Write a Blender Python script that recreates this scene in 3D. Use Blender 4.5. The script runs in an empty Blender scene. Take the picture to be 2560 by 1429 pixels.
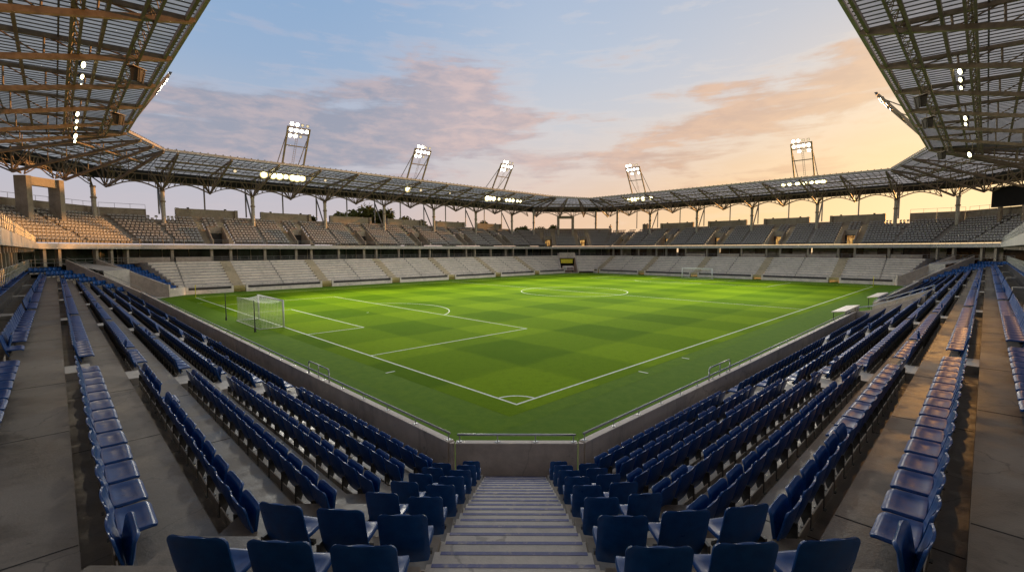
import bpy, bmesh, math, random
from mathutils import Vector, Matrix
random.seed(7)
PI = math.pi
SC = bpy.context.scene
COL = SC.collection

# ------------------------------------------------------------------ object helpers
def link(o, parent=None):
    COL.objects.link(o)
    if parent is not None: o.parent = parent
    return o
def tag(o, label=None, cat=None, group=None, kind=None):
    if label: o['label'] = label
    if cat: o['category'] = cat
    if group: o['group'] = group
    if kind: o['kind'] = kind
    return o
def thing(name, label, cat, loc=(0, 0, 0), rz=0.0, group=None):
    o = bpy.data.objects.new(name, None); o.empty_display_size = .2
    o.location = loc; o.rotation_euler = (0, 0, rz)
    link(o); return tag(o, label, cat, group)
def V(*a): return Vector(a)

class MB:
    def __init__(s): s.v = []; s.f = []; s.m = []
    def add(s, vs, fs, m=0):
        b = len(s.v); s.v += [tuple(p) for p in vs]
        s.f += [tuple(i + b for i in f) for f in fs]; s.m += [m] * len(fs); return s
    def quad(s, a, b, c, d, m=0): return s.add([a, b, c, d], [(0, 1, 2, 3)], m)
    def poly(s, pts, m=0): return s.add(pts, [tuple(range(len(pts)))], m)
    def hexa(s, p, m=0):      # 8 points: bottom 4 (ccw), top 4
        return s.add(p, [(3, 2, 1, 0), (4, 5, 6, 7), (0, 1, 5, 4), (1, 2, 6, 5), (2, 3, 7, 6), (3, 0, 4, 7)], m)
    def box(s, x0, x1, y0, y1, z0, z1, m=0):
        return s.hexa([(x0, y0, z0), (x1, y0, z0), (x1, y1, z0), (x0, y1, z0), (x0, y0, z1), (x1, y0, z1), (x1, y1, z1), (x0, y1, z1)], m)
    def beam(s, p, q, w, h, m=0, up=(0, 0, 1)):
        p = Vector(p); q = Vector(q); d = (q - p)
        if d.length < 1e-6: return s
        d.normalize(); u = Vector(up)
        if abs(d.dot(u)) > .98: u = Vector((1, 0, 0)) if abs(d.x) < .9 else Vector((0, 1, 0))
        r = d.cross(u).normalized(); u = r.cross(d)
        a = r * (w / 2); b = u * (h / 2)
        return s.hexa([p - a - b, p + a - b, q + a - b, q - a - b, p - a + b, p + a + b, q + a + b, q - a + b], m)
    def tube(s, p, q, r, n=6, m=0, r2=None, cap=True):
        p = Vector(p); q = Vector(q); d = q - p
        if d.length < 1e-6: return s
        d.normalize(); u = Vector((0, 0, 1)) if abs(d.z) < .95 else Vector((1, 0, 0))
        a = d.cross(u).normalized(); b = a.cross(d); r2 = r if r2 is None else r2
        vs = []
        for c, rr in ((p, r), (q, r2)):
            for i in range(n):
                t = 2 * PI * i / n; vs.append(c + a * (rr * math.cos(t)) + b * (rr * math.sin(t)))
        fs = [(i, (i + 1) % n, n + (i + 1) % n, n + i) for i in range(n)]
        if cap: fs += [tuple(range(n - 1, -1, -1)), tuple(range(n, 2 * n))]
        return s.add(vs, fs, m)
    def path(s, pts, r, n=6, m=0):
        for a, b in zip(pts, pts[1:]): s.tube(a, b, r, n, m)
        return s
    def build(s, name, mats, parent=None, smooth=False):
        me = bpy.data.meshes.new(name); me.from_pydata(s.v, [], s.f)
        if not isinstance(mats, (list, tuple)): mats = [mats]
        for m in mats: me.materials.append(m)
        if len(mats) > 1: me.polygons.foreach_set('material_index', s.m)
        if smooth: me.polygons.foreach_set('use_smooth', [True] * len(me.polygons))
        me.update()
        return link(bpy.data.objects.new(name, me), parent)

# ------------------------------------------------------------------ materials
class NT:
    def __init__(s, tree): s.t = tree; s.N = tree.nodes; s.L = tree.links
    def node(s, typ, **kw):
        n = s.N.new(typ)
        for k, v in kw.items(): setattr(n, k, v)
        return n
    def put(s, sock, val):
        if hasattr(val, 'is_linked') or hasattr(val, 'links'): s.L.new(val, sock)
        elif val is not None:
            if isinstance(val, (tuple, list)) and len(val) == 3 and sock.type == 'RGBA': val = (*val, 1)
            sock.default_value = val
    def math(s, op, a, b=None, c=None, clamp=False):
        n = s.node('ShaderNodeMath', operation=op); n.use_clamp = clamp
        for i, x in enumerate((a, b, c)):
            if x is not None: s.put(n.inputs[i], x)
        return n.outputs[0]
    def mix(s, f, a, b, blend='MIX'):
        n = s.node('ShaderNodeMix', data_type='RGBA', blend_type=blend)
        s.put(n.inputs[0], f); s.put(n.inputs[6], a); s.put(n.inputs[7], b); return n.outputs[2]
    def noise(s, vec, scale, detail=4, rough=.55, dist=0.0):
        n = s.node('ShaderNodeTexNoise'); s.put(n.inputs['Vector'], vec)
        n.inputs['Scale'].default_value = scale; n.inputs['Detail'].default_value = detail
        n.inputs['Roughness'].default_value = rough; n.inputs['Distortion'].default_value = dist
        return n.outputs['Fac']
    def ramp(s, f, stops, interp='LINEAR'):
        n = s.node('ShaderNodeValToRGB'); cr = n.color_ramp; cr.interpolation = interp
        while len(cr.elements) < len(stops): cr.elements.new(.5)
        for e, (p, c) in zip(cr.elements, stops):
            e.position = p; e.color = (*c, 1) if len(c) == 3 else c
        s.put(n.inputs[0], f); return n.outputs[0]
    def step(s, x, a, b, lo=0.0, hi=1.0):
        n = s.node('ShaderNodeMapRange', interpolation_type='SMOOTHSTEP')
        s.put(n.inputs[0], x); s.put(n.inputs[1], a); s.put(n.inputs[2], b); s.put(n.inputs[3], lo); s.put(n.inputs[4], hi)
        return n.outputs[0]
    def scale(s, vec, x, y, z):
        n = s.node('ShaderNodeMapping'); s.put(n.inputs['Vector'], vec); n.inputs['Scale'].default_value = (x, y, z); return n.outputs[0]

def newmat(name):
    m = bpy.data.materials.new(name); m.use_nodes = True
    nt = NT(m.node_tree); b = m.node_tree.nodes['Principled BSDF']
    return m, nt, b
def pos(nt): return nt.node('ShaderNodeNewGeometry').outputs['Position']
def simple(name, col, rough=.5, metal=0.0, var=.25, sc=3.0, bump=0.0, spec=.5):
    m, nt, b = newmat(name)
    p = pos(nt); n = nt.noise(p, sc, 5, .6)
    f = nt.step(n, .3, .7)
    c0 = tuple(x * (1 - var) for x in col); c1 = tuple(min(1, x * (1 + var)) for x in col)
    nt.put(b.inputs['Base Color'], nt.mix(f, c0, c1))
    nt.put(b.inputs['Roughness'], nt.step(n, .2, .8, max(.02, rough - .1), min(1, rough + .1)))
    b.inputs['Metallic'].default_value = metal
    b.inputs['Specular IOR Level'].default_value = spec
    if bump:
        bn = nt.node('ShaderNodeBump'); bn.inputs['Strength'].default_value = bump; bn.inputs['Distance'].default_value = .01
        nt.put(bn.inputs['Height'], nt.noise(p, sc * 12, 4, .6)); nt.L.new(bn.outputs[0], b.inputs['Normal'])
    return m
def concrete(name, col, rough=(.45, .75), stain=.5, streak=(1, 1, 1), spec=.4, panel=None):
    m, nt, b = newmat(name)
    p = pos(nt)
    big = nt.step(nt.noise(nt.scale(p, *streak), .42, 7, .66, .9), .36, .64)
    med = nt.step(nt.noise(nt.scale(p, *streak), 1.9, 6, .65), .3, .75)
    fine = nt.noise(p, 34, 3, .6)
    spots = nt.step(nt.noise(p, 4.3, 4, .5), .66, .74)
    dark = tuple(x * (1 - stain) for x in col); lite = tuple(min(1, x * 1.22) for x in col)
    c = nt.mix(big, dark, col); c = nt.mix(nt.math('MULTIPLY', med, .55), c, lite)
    c = nt.mix(nt.math('MULTIPLY', spots, .55), c, tuple(x * .35 for x in col))
    c = nt.mix(nt.math('MULTIPLY', nt.math('SUBTRACT', fine, .5), .9, clamp=False), c, tuple(x * .55 for x in col))
    vo = nt.node('ShaderNodeTexVoronoi', feature='DISTANCE_TO_EDGE'); vo.inputs['Scale'].default_value = .23
    wv = nt.node('ShaderNodeVectorMath', operation='ADD'); nt.L.new(p, wv.inputs[0]); nz = nt.node('ShaderNodeTexNoise'); nt.L.new(p, nz.inputs['Vector']); nz.inputs['Scale'].default_value = 1.3; nz.inputs['Detail'].default_value = 5; nt.L.new(nz.outputs['Color'], wv.inputs[1]); nt.L.new(wv.outputs[0], vo.inputs['Vector'])
    crack = nt.step(vo.outputs['Distance'], .0015, .006, 1.0, 0.0)
    c = nt.mix(nt.math('MULTIPLY', crack, .45), c, tuple(x * .3 for x in col))
    if panel:
        drip = nt.step(nt.noise(nt.scale(p, 5, 5, .25), 1.0, 4, .6), .55, .8)
        c = nt.mix(nt.math('MULTIPLY', drip, panel), c, tuple(x * .45 for x in col))
    nt.put(b.inputs['Base Color'], c)
    nt.put(b.inputs['Roughness'], nt.step(nt.math('MULTIPLY', nt.math('ADD', big, med), .5), .15, .85, rough[0], rough[1]))
    b.inputs['Specular IOR Level'].default_value = spec
    bn = nt.node('ShaderNodeBump'); bn.inputs['Strength'].default_value = .25; bn.inputs['Distance'].default_value = .012
    nt.put(bn.inputs['Height'], nt.math('ADD', fine, med)); nt.L.new(bn.outputs[0], b.inputs['Normal'])
    return m

M = {}
M['terrace'] = concrete('terrace_concrete', (.26, .225, .182), (.34, .66), .6, spec=.42)
M['wall'] = concrete('wall_concrete', (.60, .52, .45), (.6, .85), .3, panel=.5)
M['coping'] = concrete('coping_concrete', (.74, .66, .58), (.55, .8), .3)
M['gap'] = simple('bench_joint_painted_shade', (.38, .355, .325), .8)  # bench joints, and shade painted low on the risers
M['bench'] = concrete('bench_concrete', (.75, .68, .59), (.5, .8), .25, spec=.4)
M['stairc'] = concrete('stair_concrete', (.52, .44, .31), (.5, .8), .3)
M['fascia'] = concrete('fascia_concrete', (.52, .49, .45), (.5, .75), .22)
M['uppert'] = concrete('upper_concrete', (.36, .33, .30), (.6, .85), .3)
M['pillar'] = concrete('pillar_concrete', (.42, .36, .29), (.6, .85), .35, panel=.4)
M['parapet'] = concrete('parapet_concrete', (.40, .34, .28), (.6, .85), .35, panel=.6)
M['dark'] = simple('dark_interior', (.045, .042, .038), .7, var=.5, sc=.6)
M['joint'] = simple('joint_filler', (.035, .032, .03), .8)
def stripe_mat():
    m, nt, b = newmat('nosing_paint'); p = pos(nt)
    wr = nt.step(nt.noise(p, 7, 6, .7), .50, .70); n = nt.noise(p, 24, 3, .6)
    nt.put(b.inputs['Base Color'], nt.mix(nt.math('MULTIPLY', wr, .8), nt.mix(n, (.10, .12, .28), (.17, .18, .34)), (.42, .39, .36))); b.inputs['Roughness'].default_value = .6
    return m
M['stripe'] = stripe_mat()
M['whitestep'] = concrete('step_concrete', (.60, .56, .50), (.5, .75), .42)
M['legs'] = simple('seat_bracket_steel', (.10, .10, .095), .45, .3, .3, 9)
M['steel'] = simple('galvanised_steel', (.30, .30, .29), .42, .55, .25, 6)
M['rail'] = simple('rail_steel', (.50, .51, .50), .42, .8, .15, 8)
M['truss'] = simple('truss_paint', (.27, .20, .135), .5, .0, .25, 2.0)
M['purlin'] = simple('purlin_paint', (.15, .14, .12), .55, .0, .25, 2.0)
M['edge'] = simple('edge_beam_paint', (.42, .36, .31), .5, .0, .15, 2.0)
M['column'] = simple('column_paint', (.50, .45, .38), .5, .0, .2, 3.0)
M['white'] = simple('white_paint', (.80, .80, .78), .4, .0, .05, 5)
M['offwhite'] = simple('off_white_panel', (.78, .68, .60), .5, .0, .1, 2)
M['yellow'] = simple('yellow_paint', (.72, .62, .03), .5, .0, .15, 4)
M['gateyellow'] = simple('gate_yellow', (.50, .40, .10), .55, .0, .25, 6)
M['black'] = simple('black_casing', (.012, .012, .013), .45, .0, .3, 5)
M['screen'] = simple('screen_glass', (.008, .007, .007), .5, .0, .2, 1, spec=.2)
M['lampbody'] = simple('lamp_housing', (.10, .10, .10), .5, .4)
M['speaker'] = simple('speaker_cloth', (.06, .045, .035), .7, .0, .3, 8)
M['trunk'] = simple('bark', (.07, .05, .035), .9)
M['netpole'] = simple('net_pole_paint', (.05, .055, .055), .5)
M['greyseat'] = simple('grey_seat_plastic', (.37, .355, .345), .45, .0, .15, 9)
M['greyback'] = simple('grey_seat_back', (.105, .10, .096), .5, .0, .2, 9)
M['redcloth'] = simple('weathered_board', (.33, .25, .22), .7, .0, .35, 2.5)

def seat_mat():
    m, nt, b = newmat('blue_seat_plastic')
    oi = nt.node('ShaderNodeObjectInfo').outputs['Random']
    p = pos(nt); n = nt.noise(p, 9, 5, .6); sc = nt.step(nt.noise(nt.scale(p, 3, 30, 3), 2.0, 3, .5), .62, .75)
    c = nt.mix(nt.step(n, .3, .7), (.003, .050, .20), (.0055, .076, .28))
    c = nt.mix(nt.math('MULTIPLY', oi, .35), c, (.008, .060, .23))
    c = nt.mix(nt.math('MULTIPLY', sc, .05), c, (.10, .15, .26))
    nt.put(b.inputs['Base Color'], c)
    nt.put(b.inputs['Roughness'], nt.step(n, .25, .75, .27, .42))
    b.inputs['Specular IOR Level'].default_value = .34
    return m
M['seat'] = seat_mat()

def grass_mat():
    m, nt, b = newmat('mown_grass')
    p = pos(nt); sep = nt.node('ShaderNodeSeparateXYZ'); nt.L.new(p, sep.inputs[0])
    wob = nt.math('MULTIPLY', nt.math('SUBTRACT', nt.noise(p, .35, 3), .5), .9)
    def band(ax, per, ph):
        s = nt.math('SINE', nt.math('MULTIPLY', nt.math('ADD', nt.math('ADD', sep.outputs[ax], wob), ph), 2 * PI / per))
        return nt.step(s, -.2, .2)
    bx = band(0, 10.6, 0.0); by = band(1, 13.6, 2.0)
    chk = nt.math('ADD', nt.math('MULTIPLY', bx, .5), nt.math('MULTIPLY', by, .5))
    n1 = nt.noise(p, .22, 5, .6); n2 = nt.noise(p, 2.2, 5, .7); n3 = nt.noise(nt.scale(p, 1, .45, 1), 30, 4, .75)
    c = nt.mix(chk, (.088, .178, .003), (.190, .312, .006))
    c = nt.mix(nt.math('MULTIPLY', nt.step(n1, .4, .75), .28), c, (.16, .26, .006))
    c = nt.mix(nt.math('MULTIPLY', nt.step(n2, .45, .72), .28), c, (.065, .135, .002))
    c = nt.mix(nt.math('MULTIPLY', nt.step(n3, .40, .74), .45), c, (.06, .115, .002))
    worn = nt.step(nt.noise(p, .9, 4, .6), .66, .78)
    c = nt.mix(nt.math('MULTIPLY', worn, .22), c, (.20, .23, .03))
    nt.put(b.inputs['Base Color'], c)
    b.inputs['Roughness'].default_value = .85; b.inputs['Specular IOR Level'].default_value = .03
    bn = nt.node('ShaderNodeBump'); bn.inputs['Strength'].default_value = .5; bn.inputs['Distance'].default_value = .03
    nt.put(bn.inputs['Height'], nt.math('ADD', n3, n2)); nt.L.new(bn.outputs[0], b.inputs['Normal'])
    return m
M['grass'] = grass_mat()
def turf_mat(name, c0, c1):
    m, nt, b = newmat(name); p = pos(nt)
    n = nt.noise(p, 1.6, 6, .7); n3 = nt.noise(p, 22, 3, .7)
    c = nt.mix(nt.step(n, .3, .7), c0, c1); c = nt.mix(nt.math('MULTIPLY', n3, .4), c, tuple(x * .5 for x in c0))
    nt.put(b.inputs['Base Color'], c); b.inputs['Roughness'].default_value = .9; b.inputs['Specular IOR Level'].default_value = .15
    bn = nt.node('ShaderNodeBump'); bn.inputs['Strength'].default_value = .4; bn.inputs['Distance'].default_value = .03
    nt.put(bn.inputs['Height'], n3); nt.L.new(bn.outputs[0], b.inputs['Normal'])
    return m
M['verge'] = turf_mat('verge_grass', (.092, .196, .004), (.132, .238, .006))
M['turf'] = turf_mat('artificial_turf', (.088, .188, .008), (.122, .222, .013))
M['outground'] = turf_mat('outer_ground', (.05, .055, .03), (.10, .09, .06))
def line_mat():
    m, nt, b = newmat('line_chalk'); p = pos(nt)
    n = nt.step(nt.noise(p, 7, 4, .7), .35, .62)
    nt.put(b.inputs['Base Color'], nt.mix(n, (.55, .66, .42), (.82, .84, .76))); b.inputs['Roughness'].default_value = .8
    return m
M['line'] = line_mat()
def sheet_mat():
    m, nt, b = newmat('translucent_roof_sheet'); p = pos(nt)
    out = nt.N['Material Output']
    tr = nt.node('ShaderNodeBsdfTranslucent'); df = nt.node('ShaderNodeBsdfDiffuse')
    n = nt.step(nt.noise(p, .5, 5, .65), .3, .7)
    nt.put(tr.inputs[0], nt.mix(n, (.43, .435, .42), (.56, .55, .52))); df.inputs[0].default_value = (.6, .6, .6, 1)
    mx = nt.node('ShaderNodeMixShader'); mx.inputs[0].default_value = .08
    nt.L.new(tr.outputs[0], mx.inputs[1]); nt.L.new(df.outputs[0], mx.inputs[2]); nt.L.new(mx.outputs[0], out.inputs[0])
    return m
M['sheet'] = sheet_mat()
def net_mat(name, cell, alpha):
    m, nt, b = newmat(name); out = nt.N['Material Output']
    uv = nt.node('ShaderNodeUVMap').outputs[0]
    sep = nt.node('ShaderNodeSeparateXYZ'); nt.L.new(uv, sep.inputs[0])
    def ln(ax):
        f = nt.math('FRACT', nt.math('MULTIPLY', sep.outputs[ax], 1 / cell)); return nt.math('LESS_THAN', f, alpha)
    k = nt.math('MAXIMUM', ln(0), ln(1))
    tp = nt.node('ShaderNodeBsdfTransparent'); df = nt.node('ShaderNodeBsdfDiffuse'); df.inputs[0].default_value = (.85, .85, .80, 1)
    mx = nt.node('ShaderNodeMixShader'); nt.L.new(k, mx.inputs[0]); nt.L.new(tp.outputs[0], mx.inputs[1]); nt.L.new(df.outputs[0], mx.inputs[2])
    nt.L.new(mx.outputs[0], out.inputs[0]); return m
M['net'] = net_mat('goal_net_cord', .12, .16)
M['netfar'] = net_mat('distant_net_cord', .12, .03)
def glass_mat(name, col):
    m, nt, b = newmat(name); p = pos(nt)
    n = nt.step(nt.noise(nt.scale(p, 1, 1, .6), .55, 6, .7), .35, .7)
    nt.put(b.inputs['Base Color'], nt.mix(n, tuple(x * .35 for x in col), col)); b.inputs['Roughness'].default_value = .25
    b.inputs['Specular IOR Level'].default_value = .35; return m
M['darkglass'] = glass_mat('concourse_glass', (.035, .055, .04))
M['brownpanel'] = glass_mat('concourse_panel', (.14, .075, .035))
def emis(name, col, st):
    m, nt, b = newmat(name); out = nt.N['Material Output']
    e = nt.node('ShaderNodeEmission'); e.inputs[0].default_value = (*col, 1); e.inputs[1].default_value = st
    nt.L.new(e.outputs[0], out.inputs[0]); m.cycles.emission_sampling = 'NONE'; return m
M['lampwhite'] = emis('lamp_white', (1, .93, .72), 40)
M['lampyel'] = emis('lamp_yellow', (1, .90, .50), 16)
M['halo'] = emis('bloom_glow', (1, .80, .34), 1.15)  # emissive colour imitating bloom round the lamps
M['halowhite'] = emis('bloom_glow_pale', (1, .86, .62), 1.2)
M['lampdim'] = emis('lamp_dim', (1, .80, .50), .9)
def glow_mat():
    m, nt, b = newmat('painted_sky_glow'); out = nt.N['Material Output']; p = pos(nt)
    e = nt.node('ShaderNodeEmission'); n = nt.step(nt.noise(nt.scale(p, 1, 1, .6), 2.1, 5, .7), .38, .62)
    nt.put(e.inputs[0], nt.mix(n, (.20, .07, .02), (1, .56, .16))); e.inputs[1].default_value = .8
    nt.L.new(e.outputs[0], out.inputs[0]); m.cycles.emission_sampling = 'NONE'; return m
M['skyglow'] = glow_mat()  # emission imitating sunset sky seen through the upper doorways
def leaf_mat(name, c0, c1):
    m, nt, b = newmat(name); p = pos(nt)
    nt.put(b.inputs['Base Color'], nt.mix(nt.step(nt.noise(p, 1.2, 4, .6), .3, .7), c0, c1)); b.inputs['Roughness'].default_value = .7
    b.inputs['Specular IOR Level'].default_value = .2
    return m
M['leaf'] = leaf_mat('tree_leaves', (.05, .062, .012), (.16, .145, .03))

# ------------------------------------------------------------------ plan of the bowl
H = 2 ** -.5
PX, PY = 95.5, 68.0
class Seg:
    def __init__(s, n, a, d): s.n = Vector((*n, 0)); s.a = Vector((*a, 0)); s.d = d
    def p(s, t, o, z=0.0): return s.n * (s.d + o) + s.a * t + Vector((0, 0, z))
    def t(s, P): return Vector((P[0], P[1], 0)).dot(s.a)
    def face(s): return math.atan2(-s.n.y, -s.n.x) - PI / 2     # turn that sends +y to the pitch
SL = Seg((-1, 0), (0, 1), 0.0); SLF = Seg((-H, H), (H, H), 46.4); ST = Seg((0, 1), (1, 0), PY); SFF = Seg((H, H), (H, -H), 113.4)
SE = Seg((1, 0), (0, 1), PX); SRF = Seg((H, -H), (H, H), 67.5); SR = Seg((0, -1), (1, 0), 0.0); SN = Seg((-H, -H), (H, -H), 0.0)
def isect(A, oA, B, oB):
    a, b, c, d = A.n.x, A.n.y, B.n.x, B.n.y; e, f = A.d + oA, B.d + oB
    k = a * d - b * c
    return ((e * d - b * f) / k, (a * f - e * c) / k)
def tmit(S, oS, B, oB): return S.t(isect(S, oS, B, oB))

def sweep(mb, S, prof, t0, t1, m=0):
    """prof: list of (o,z); t0/t1: numbers or lists (one t per profile point)"""
    n = len(prof)
    T0 = t0 if isinstance(t0, list) else [t0] * n; T1 = t1 if isinstance(t1, list) else [t1] * n
    A = [S.p(T0[i], *prof[i]) for i in range(n)]; B = [S.p(T1[i], *prof[i]) for i in range(n)]
    for i in range(n - 1): mb.quad(A[i], B[i], B[i + 1], A[i + 1], m)
def steps_profile(risers, z0, rise, o_start, o_end, z_end=None):
    """walkway at z0 from o_start, then a rise at every riser"""
    pr = [(o_start, z0)]; z = z0
    for k, r in enumerate(risers):
        pr.append((r, z)); z = (z0 + rise * (k + 1)) if not isinstance(rise, list) else rise[k]
        pr.append((r, z))
    pr.append((o_end, z)); return pr

# ------------------------------------------------------------------ ground, pitch, lines (the setting)
def sheet(name, pts, z, mat):
    o = MB().poly([(x, y, z) for x, y in pts]).build(name, mat); return tag(o, kind='structure')
sheet('ground', [(-900, -900), (1100, -900), (1100, 1100), (-900, 1100)], -.02, M['outground'])
wallo = 6.2
ringpts = [isect(SL, wallo, SN, 6.9), isect(SL, wallo, SLF, wallo), isect(SLF, wallo, ST, wallo), isect(ST, wallo, SFF, wallo), isect(SFF, wallo, SE, wallo),
           isect(SE, wallo, SRF, wallo), isect(SRF, wallo, SR, wallo), isect(SR, wallo, SN, 6.9)]
sheet('turf_surround', ringpts, 0.0, M['turf'])
sheet('grass_verge', [(-3.35, -1.6), (-1.6, -1.9), (PX + 3.4, -1.9), (PX + 3.4, PY + 3.4), (-3.6, PY + 3.4)], .004, M['verge'])
sheet('football_pitch', [(-1.3, -.9), (PX + 1.6, -.9), (PX + 1.6, PY + 1.6), (-1.6, PY + 1.6)], .008, M['grass'])
ln = MB(); LZ = .013
def lrect(x0, x1, y0, y1): ln.quad((x0, y0, LZ), (x1, y0, LZ), (x1, y1, LZ), (x0, y1, LZ))
w = .13
def line(x0, y0, x1, y1, ww=w):
    d = Vector((x1 - x0, y1 - y0, 0)).normalized(); r = Vector((-d.y, d.x, 0)) * ww / 2
    a = Vector((x0, y0, LZ)); b = Vector((x1, y1, LZ)); ln.quad(a - r, b - r, b + r, a + r)
def arc(cx, cy, r, a0, a1, n=48):
    for i in range(n):
        t0 = a0 + (a1 - a0) * i / n; t1 = a0 + (a1 - a0) * (i + 1) / n
        ln.quad(*[(cx + rr * math.cos(t), cy + rr * math.sin(t), LZ) for rr, t in ((r - w / 2, t0), (r + w / 2, t0), (r + w / 2, t1), (r - w / 2, t1))])
lrect(-w / 2, w / 2, -w / 2, PY + w / 2); lrect(PX - w / 2, PX + w / 2, -w / 2, PY + w / 2)
lrect(w / 2, PX - w / 2, -w / 2, w / 2); lrect(w / 2, PX - w / 2, PY - w / 2, PY + w / 2)
lrect(PX / 2 - w / 2, PX / 2 + w / 2, w / 2, PY - w / 2)
PD, GD = 15.2, 5.15
for sx, x0 in ((1, 0), (-1, PX)):
    xs = sorted((x0 + sx * w / 2, x0 + sx * PD)); xg = sorted((x0 + sx * w / 2, x0 + sx * GD))
    for yy in (13.85, 54.15): lrect(xs[0], xs[1], yy - w / 2, yy + w / 2)
    for yy in (24.85, 43.15): lrect(xg[0], xg[1], yy - w / 2, yy + w / 2)
    xx = x0 + sx * (PD - w / 2); lrect(xx - w / 2, xx + w / 2, 13.85 + w / 2, 54.15 - w / 2)
    xx = x0 + sx * (GD - w / 2); lrect(xx - w / 2, xx + w / 2, 24.85 + w / 2, 43.15 - w / 2)
    sp = x0 + sx * 10.2; lrect(sp - .11, sp + .11, 33.89, 34.11)
    a = math.acos((PD - 10.2) / 9.15)
    if sx > 0: arc(sp, 34, 9.15, -a, a)
    else: arc(sp, 34, 9.15, PI - a, PI + a)
arc(PX / 2, 34, 8.9, 0, 2 * PI, 96)
arc(0, 0, 1.25, .05, PI / 2 - .05, 16); arc(0, PY, 1.1, -PI / 2 + .05, -.05, 12); arc(PX, 0, 1.1, PI / 2 + .05, PI - .05, 12); arc(PX, PY, 1.1, PI + .05, PI * 1.5 - .05, 12)
line(-1.5, 9.15, -.9, 9.15); line(9.15, -1.5, 9.15, -.9); line(-1.5, 58.8, -.9, 58.8); line(14.2, -1.6, 14.2, -1.1)
tag(ln.build('pitch_lines', M['line']), kind='structure')

# ------------------------------------------------------------------ near terraces
RISE = .47; Z1 = .63; Z0 = .18; NR = 9; PLAT = Z1 + RISE * NR
oL = [7.98, 9.2, 10.43, 11.65, 13.0, 14.45, 16.15, 17.75, 19.3]
oR = [7.78, 8.89, 9.94, 11.0, 12.1, 13.2, 14.5, 15.8, 17.5]
oN = [8.9 + 1.21 * k for k in range(9)]
def risers(o, first): return [first] + [x + .24 for x in o]
rL, rR, rN = risers(oL, 7.02), risers(oR, 6.92), risers(oN, 7.91)
rL[7] = 17.12; rL[8] = 18.75; rR[8] = 16.85; rR[9] = 18.4
ZT = [Z1 + RISE * k for k in range(NR + 1)]
pL = steps_profile(rL, Z0, ZT, 6.42, 27.0); pR = steps_profile(rR, Z0, ZT, 6.42, 27.0); pN = steps_profile(rN, Z0, ZT, 7.02, 27.5)
mit_LN = [tmit(SL, a[0], SN, b[0]) for a, b in zip(pL, pN)]; mit_NL = [tmit(SN, b[0], SL, a[0]) for a, b in zip(pL, pN)]
mit_RN = [tmit(SR, a[0], SN, b[0]) for a, b in zip(pR, pN)]; mit_NR = [tmit(SN, b[0], SR, a[0]) for a, b in zip(pR, pN)]
WL, WR = 4.3, 3.6
for i, (a, b) in enumerate(zip(pL, pN)):
    if mit_NL[i] < -WL: mit_NL[i] = -WL; mit_LN[i] = WL / H - a[0]
for i, (a, b) in enumerate(zip(pR, pN)):
    if mit_NR[i] > WR: mit_NR[i] = WR; mit_RN[i] = WR / H - a[0]
mit_LF = [tmit(SL, a[0], SLF, a[0]) for a in pL]; mit_RF = [tmit(SR, a[0], SRF, a[0]) for a in pR]
STC, STW = -.04, .92

near_end = thing('grandstand', 'concrete grandstand behind the near goal with tiers of long blue seat rows', 'grandstand', (-14, 34, 0))
near_side = thing('grandstand', 'concrete grandstand along the touchline with white dugout roofs before it', 'grandstand', (48, -14, 0))
near_corner = thing('corner_stand', 'angled corner stand with the striped stairway between short blue seat rows', 'grandstand', (-11, -11, 0))
def under(root, mb, name, mats, smooth=False):
    o = mb.build(name, mats, None, smooth); o.parent = root; o.matrix_parent_inverse = Matrix.Translation(-Vector(root.location)); return o
RX0, RX1 = 38.6, 49.5       # pitch access in the side stand
mb = MB(); sweep(mb, SL, pL, mit_LN, mit_LF)
for k in range(NR + 1):     # cast joints across the treads
    z = ZT[k]; o0 = rL[k]; o1 = rL[k + 1] if k < NR else 24
    for i, tt in enumerate((-7.3, -2.2, 2.6, 11.5, 17, 28, 43, 58)):
        if tt > mit_LN[2 * k + 2] + .3: mb.box(-o1 + .01, -o0 - .01, tt + k * .04, tt + k * .04 + .022, z + .001, z + .004, 1)
under(near_end, mb, 'lower_terrace', [M['terrace'], M['joint']])
mb = MB()
sweep(mb, SR, pR, mit_RN, RX0); sweep(mb, SR, pR, RX1, mit_RF)
cut = [(6.42, .02), (8.2, .02)] + [(o, z) for o, z in pR if o > 11.2]
cut = [(6.42, .02), (11.24, .02)] + [(o, z) for o, z in pR if o > 11.23]
sweep(mb, SR, cut, RX0, RX1)
for k in range(NR + 1):
    z = ZT[k]; o0 = rR[k]; o1 = rR[k + 1] if k < NR else 24
    for i, tt in enumerate((-7.0, -1.6, 3.0, 10.5, 16.5, 28, 60, 75)):
        if tt > mit_RN[2 * k + 2] + .3: mb.box(tt - k * .05, tt - k * .05 + .022, -o1 + .01, -o0 - .01, z + .001, z + .004, 1)
under(near_side, mb, 'lower_terrace', [M['terrace'], M['joint']])
mb = MB()
sweep(mb, SN, pN, mit_NL, STC - STW); sweep(mb, SN, pN, STC + STW, mit_NR)
sweep(mb, SN, [(7.02, Z0), (7.5, Z0)], STC - STW, STC + STW)
sweep(mb, SN, [(18.97, PLAT), (27.5, PLAT)], STC - STW, STC + STW)
for t in (STC - STW, STC + STW, -WL, WR):         # cheeks beside the stair and at the ends
    for k in range(NR):
        z = ZT[k]; a, b = rN[k], rN[k + 1]
        if abs(t) > 2 and a < (11.5 if t < 0 else 12.5): continue
        mb.quad(SN.p(t, a, 0), SN.p(t, b, 0), SN.p(t, b, z), SN.p(t, a, z))
under(near_corner, mb, 'lower_terrace', [M['terrace'], M['joint']])
stair = thing('stairway', 'pale concrete stairway with blue painted step edges down the corner stand', 'stairway', (-8, -8, 0))
NS = 25; run = (18.97 - 7.5) / (NS - 1); rise_s = (PLAT - Z0) / NS
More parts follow.
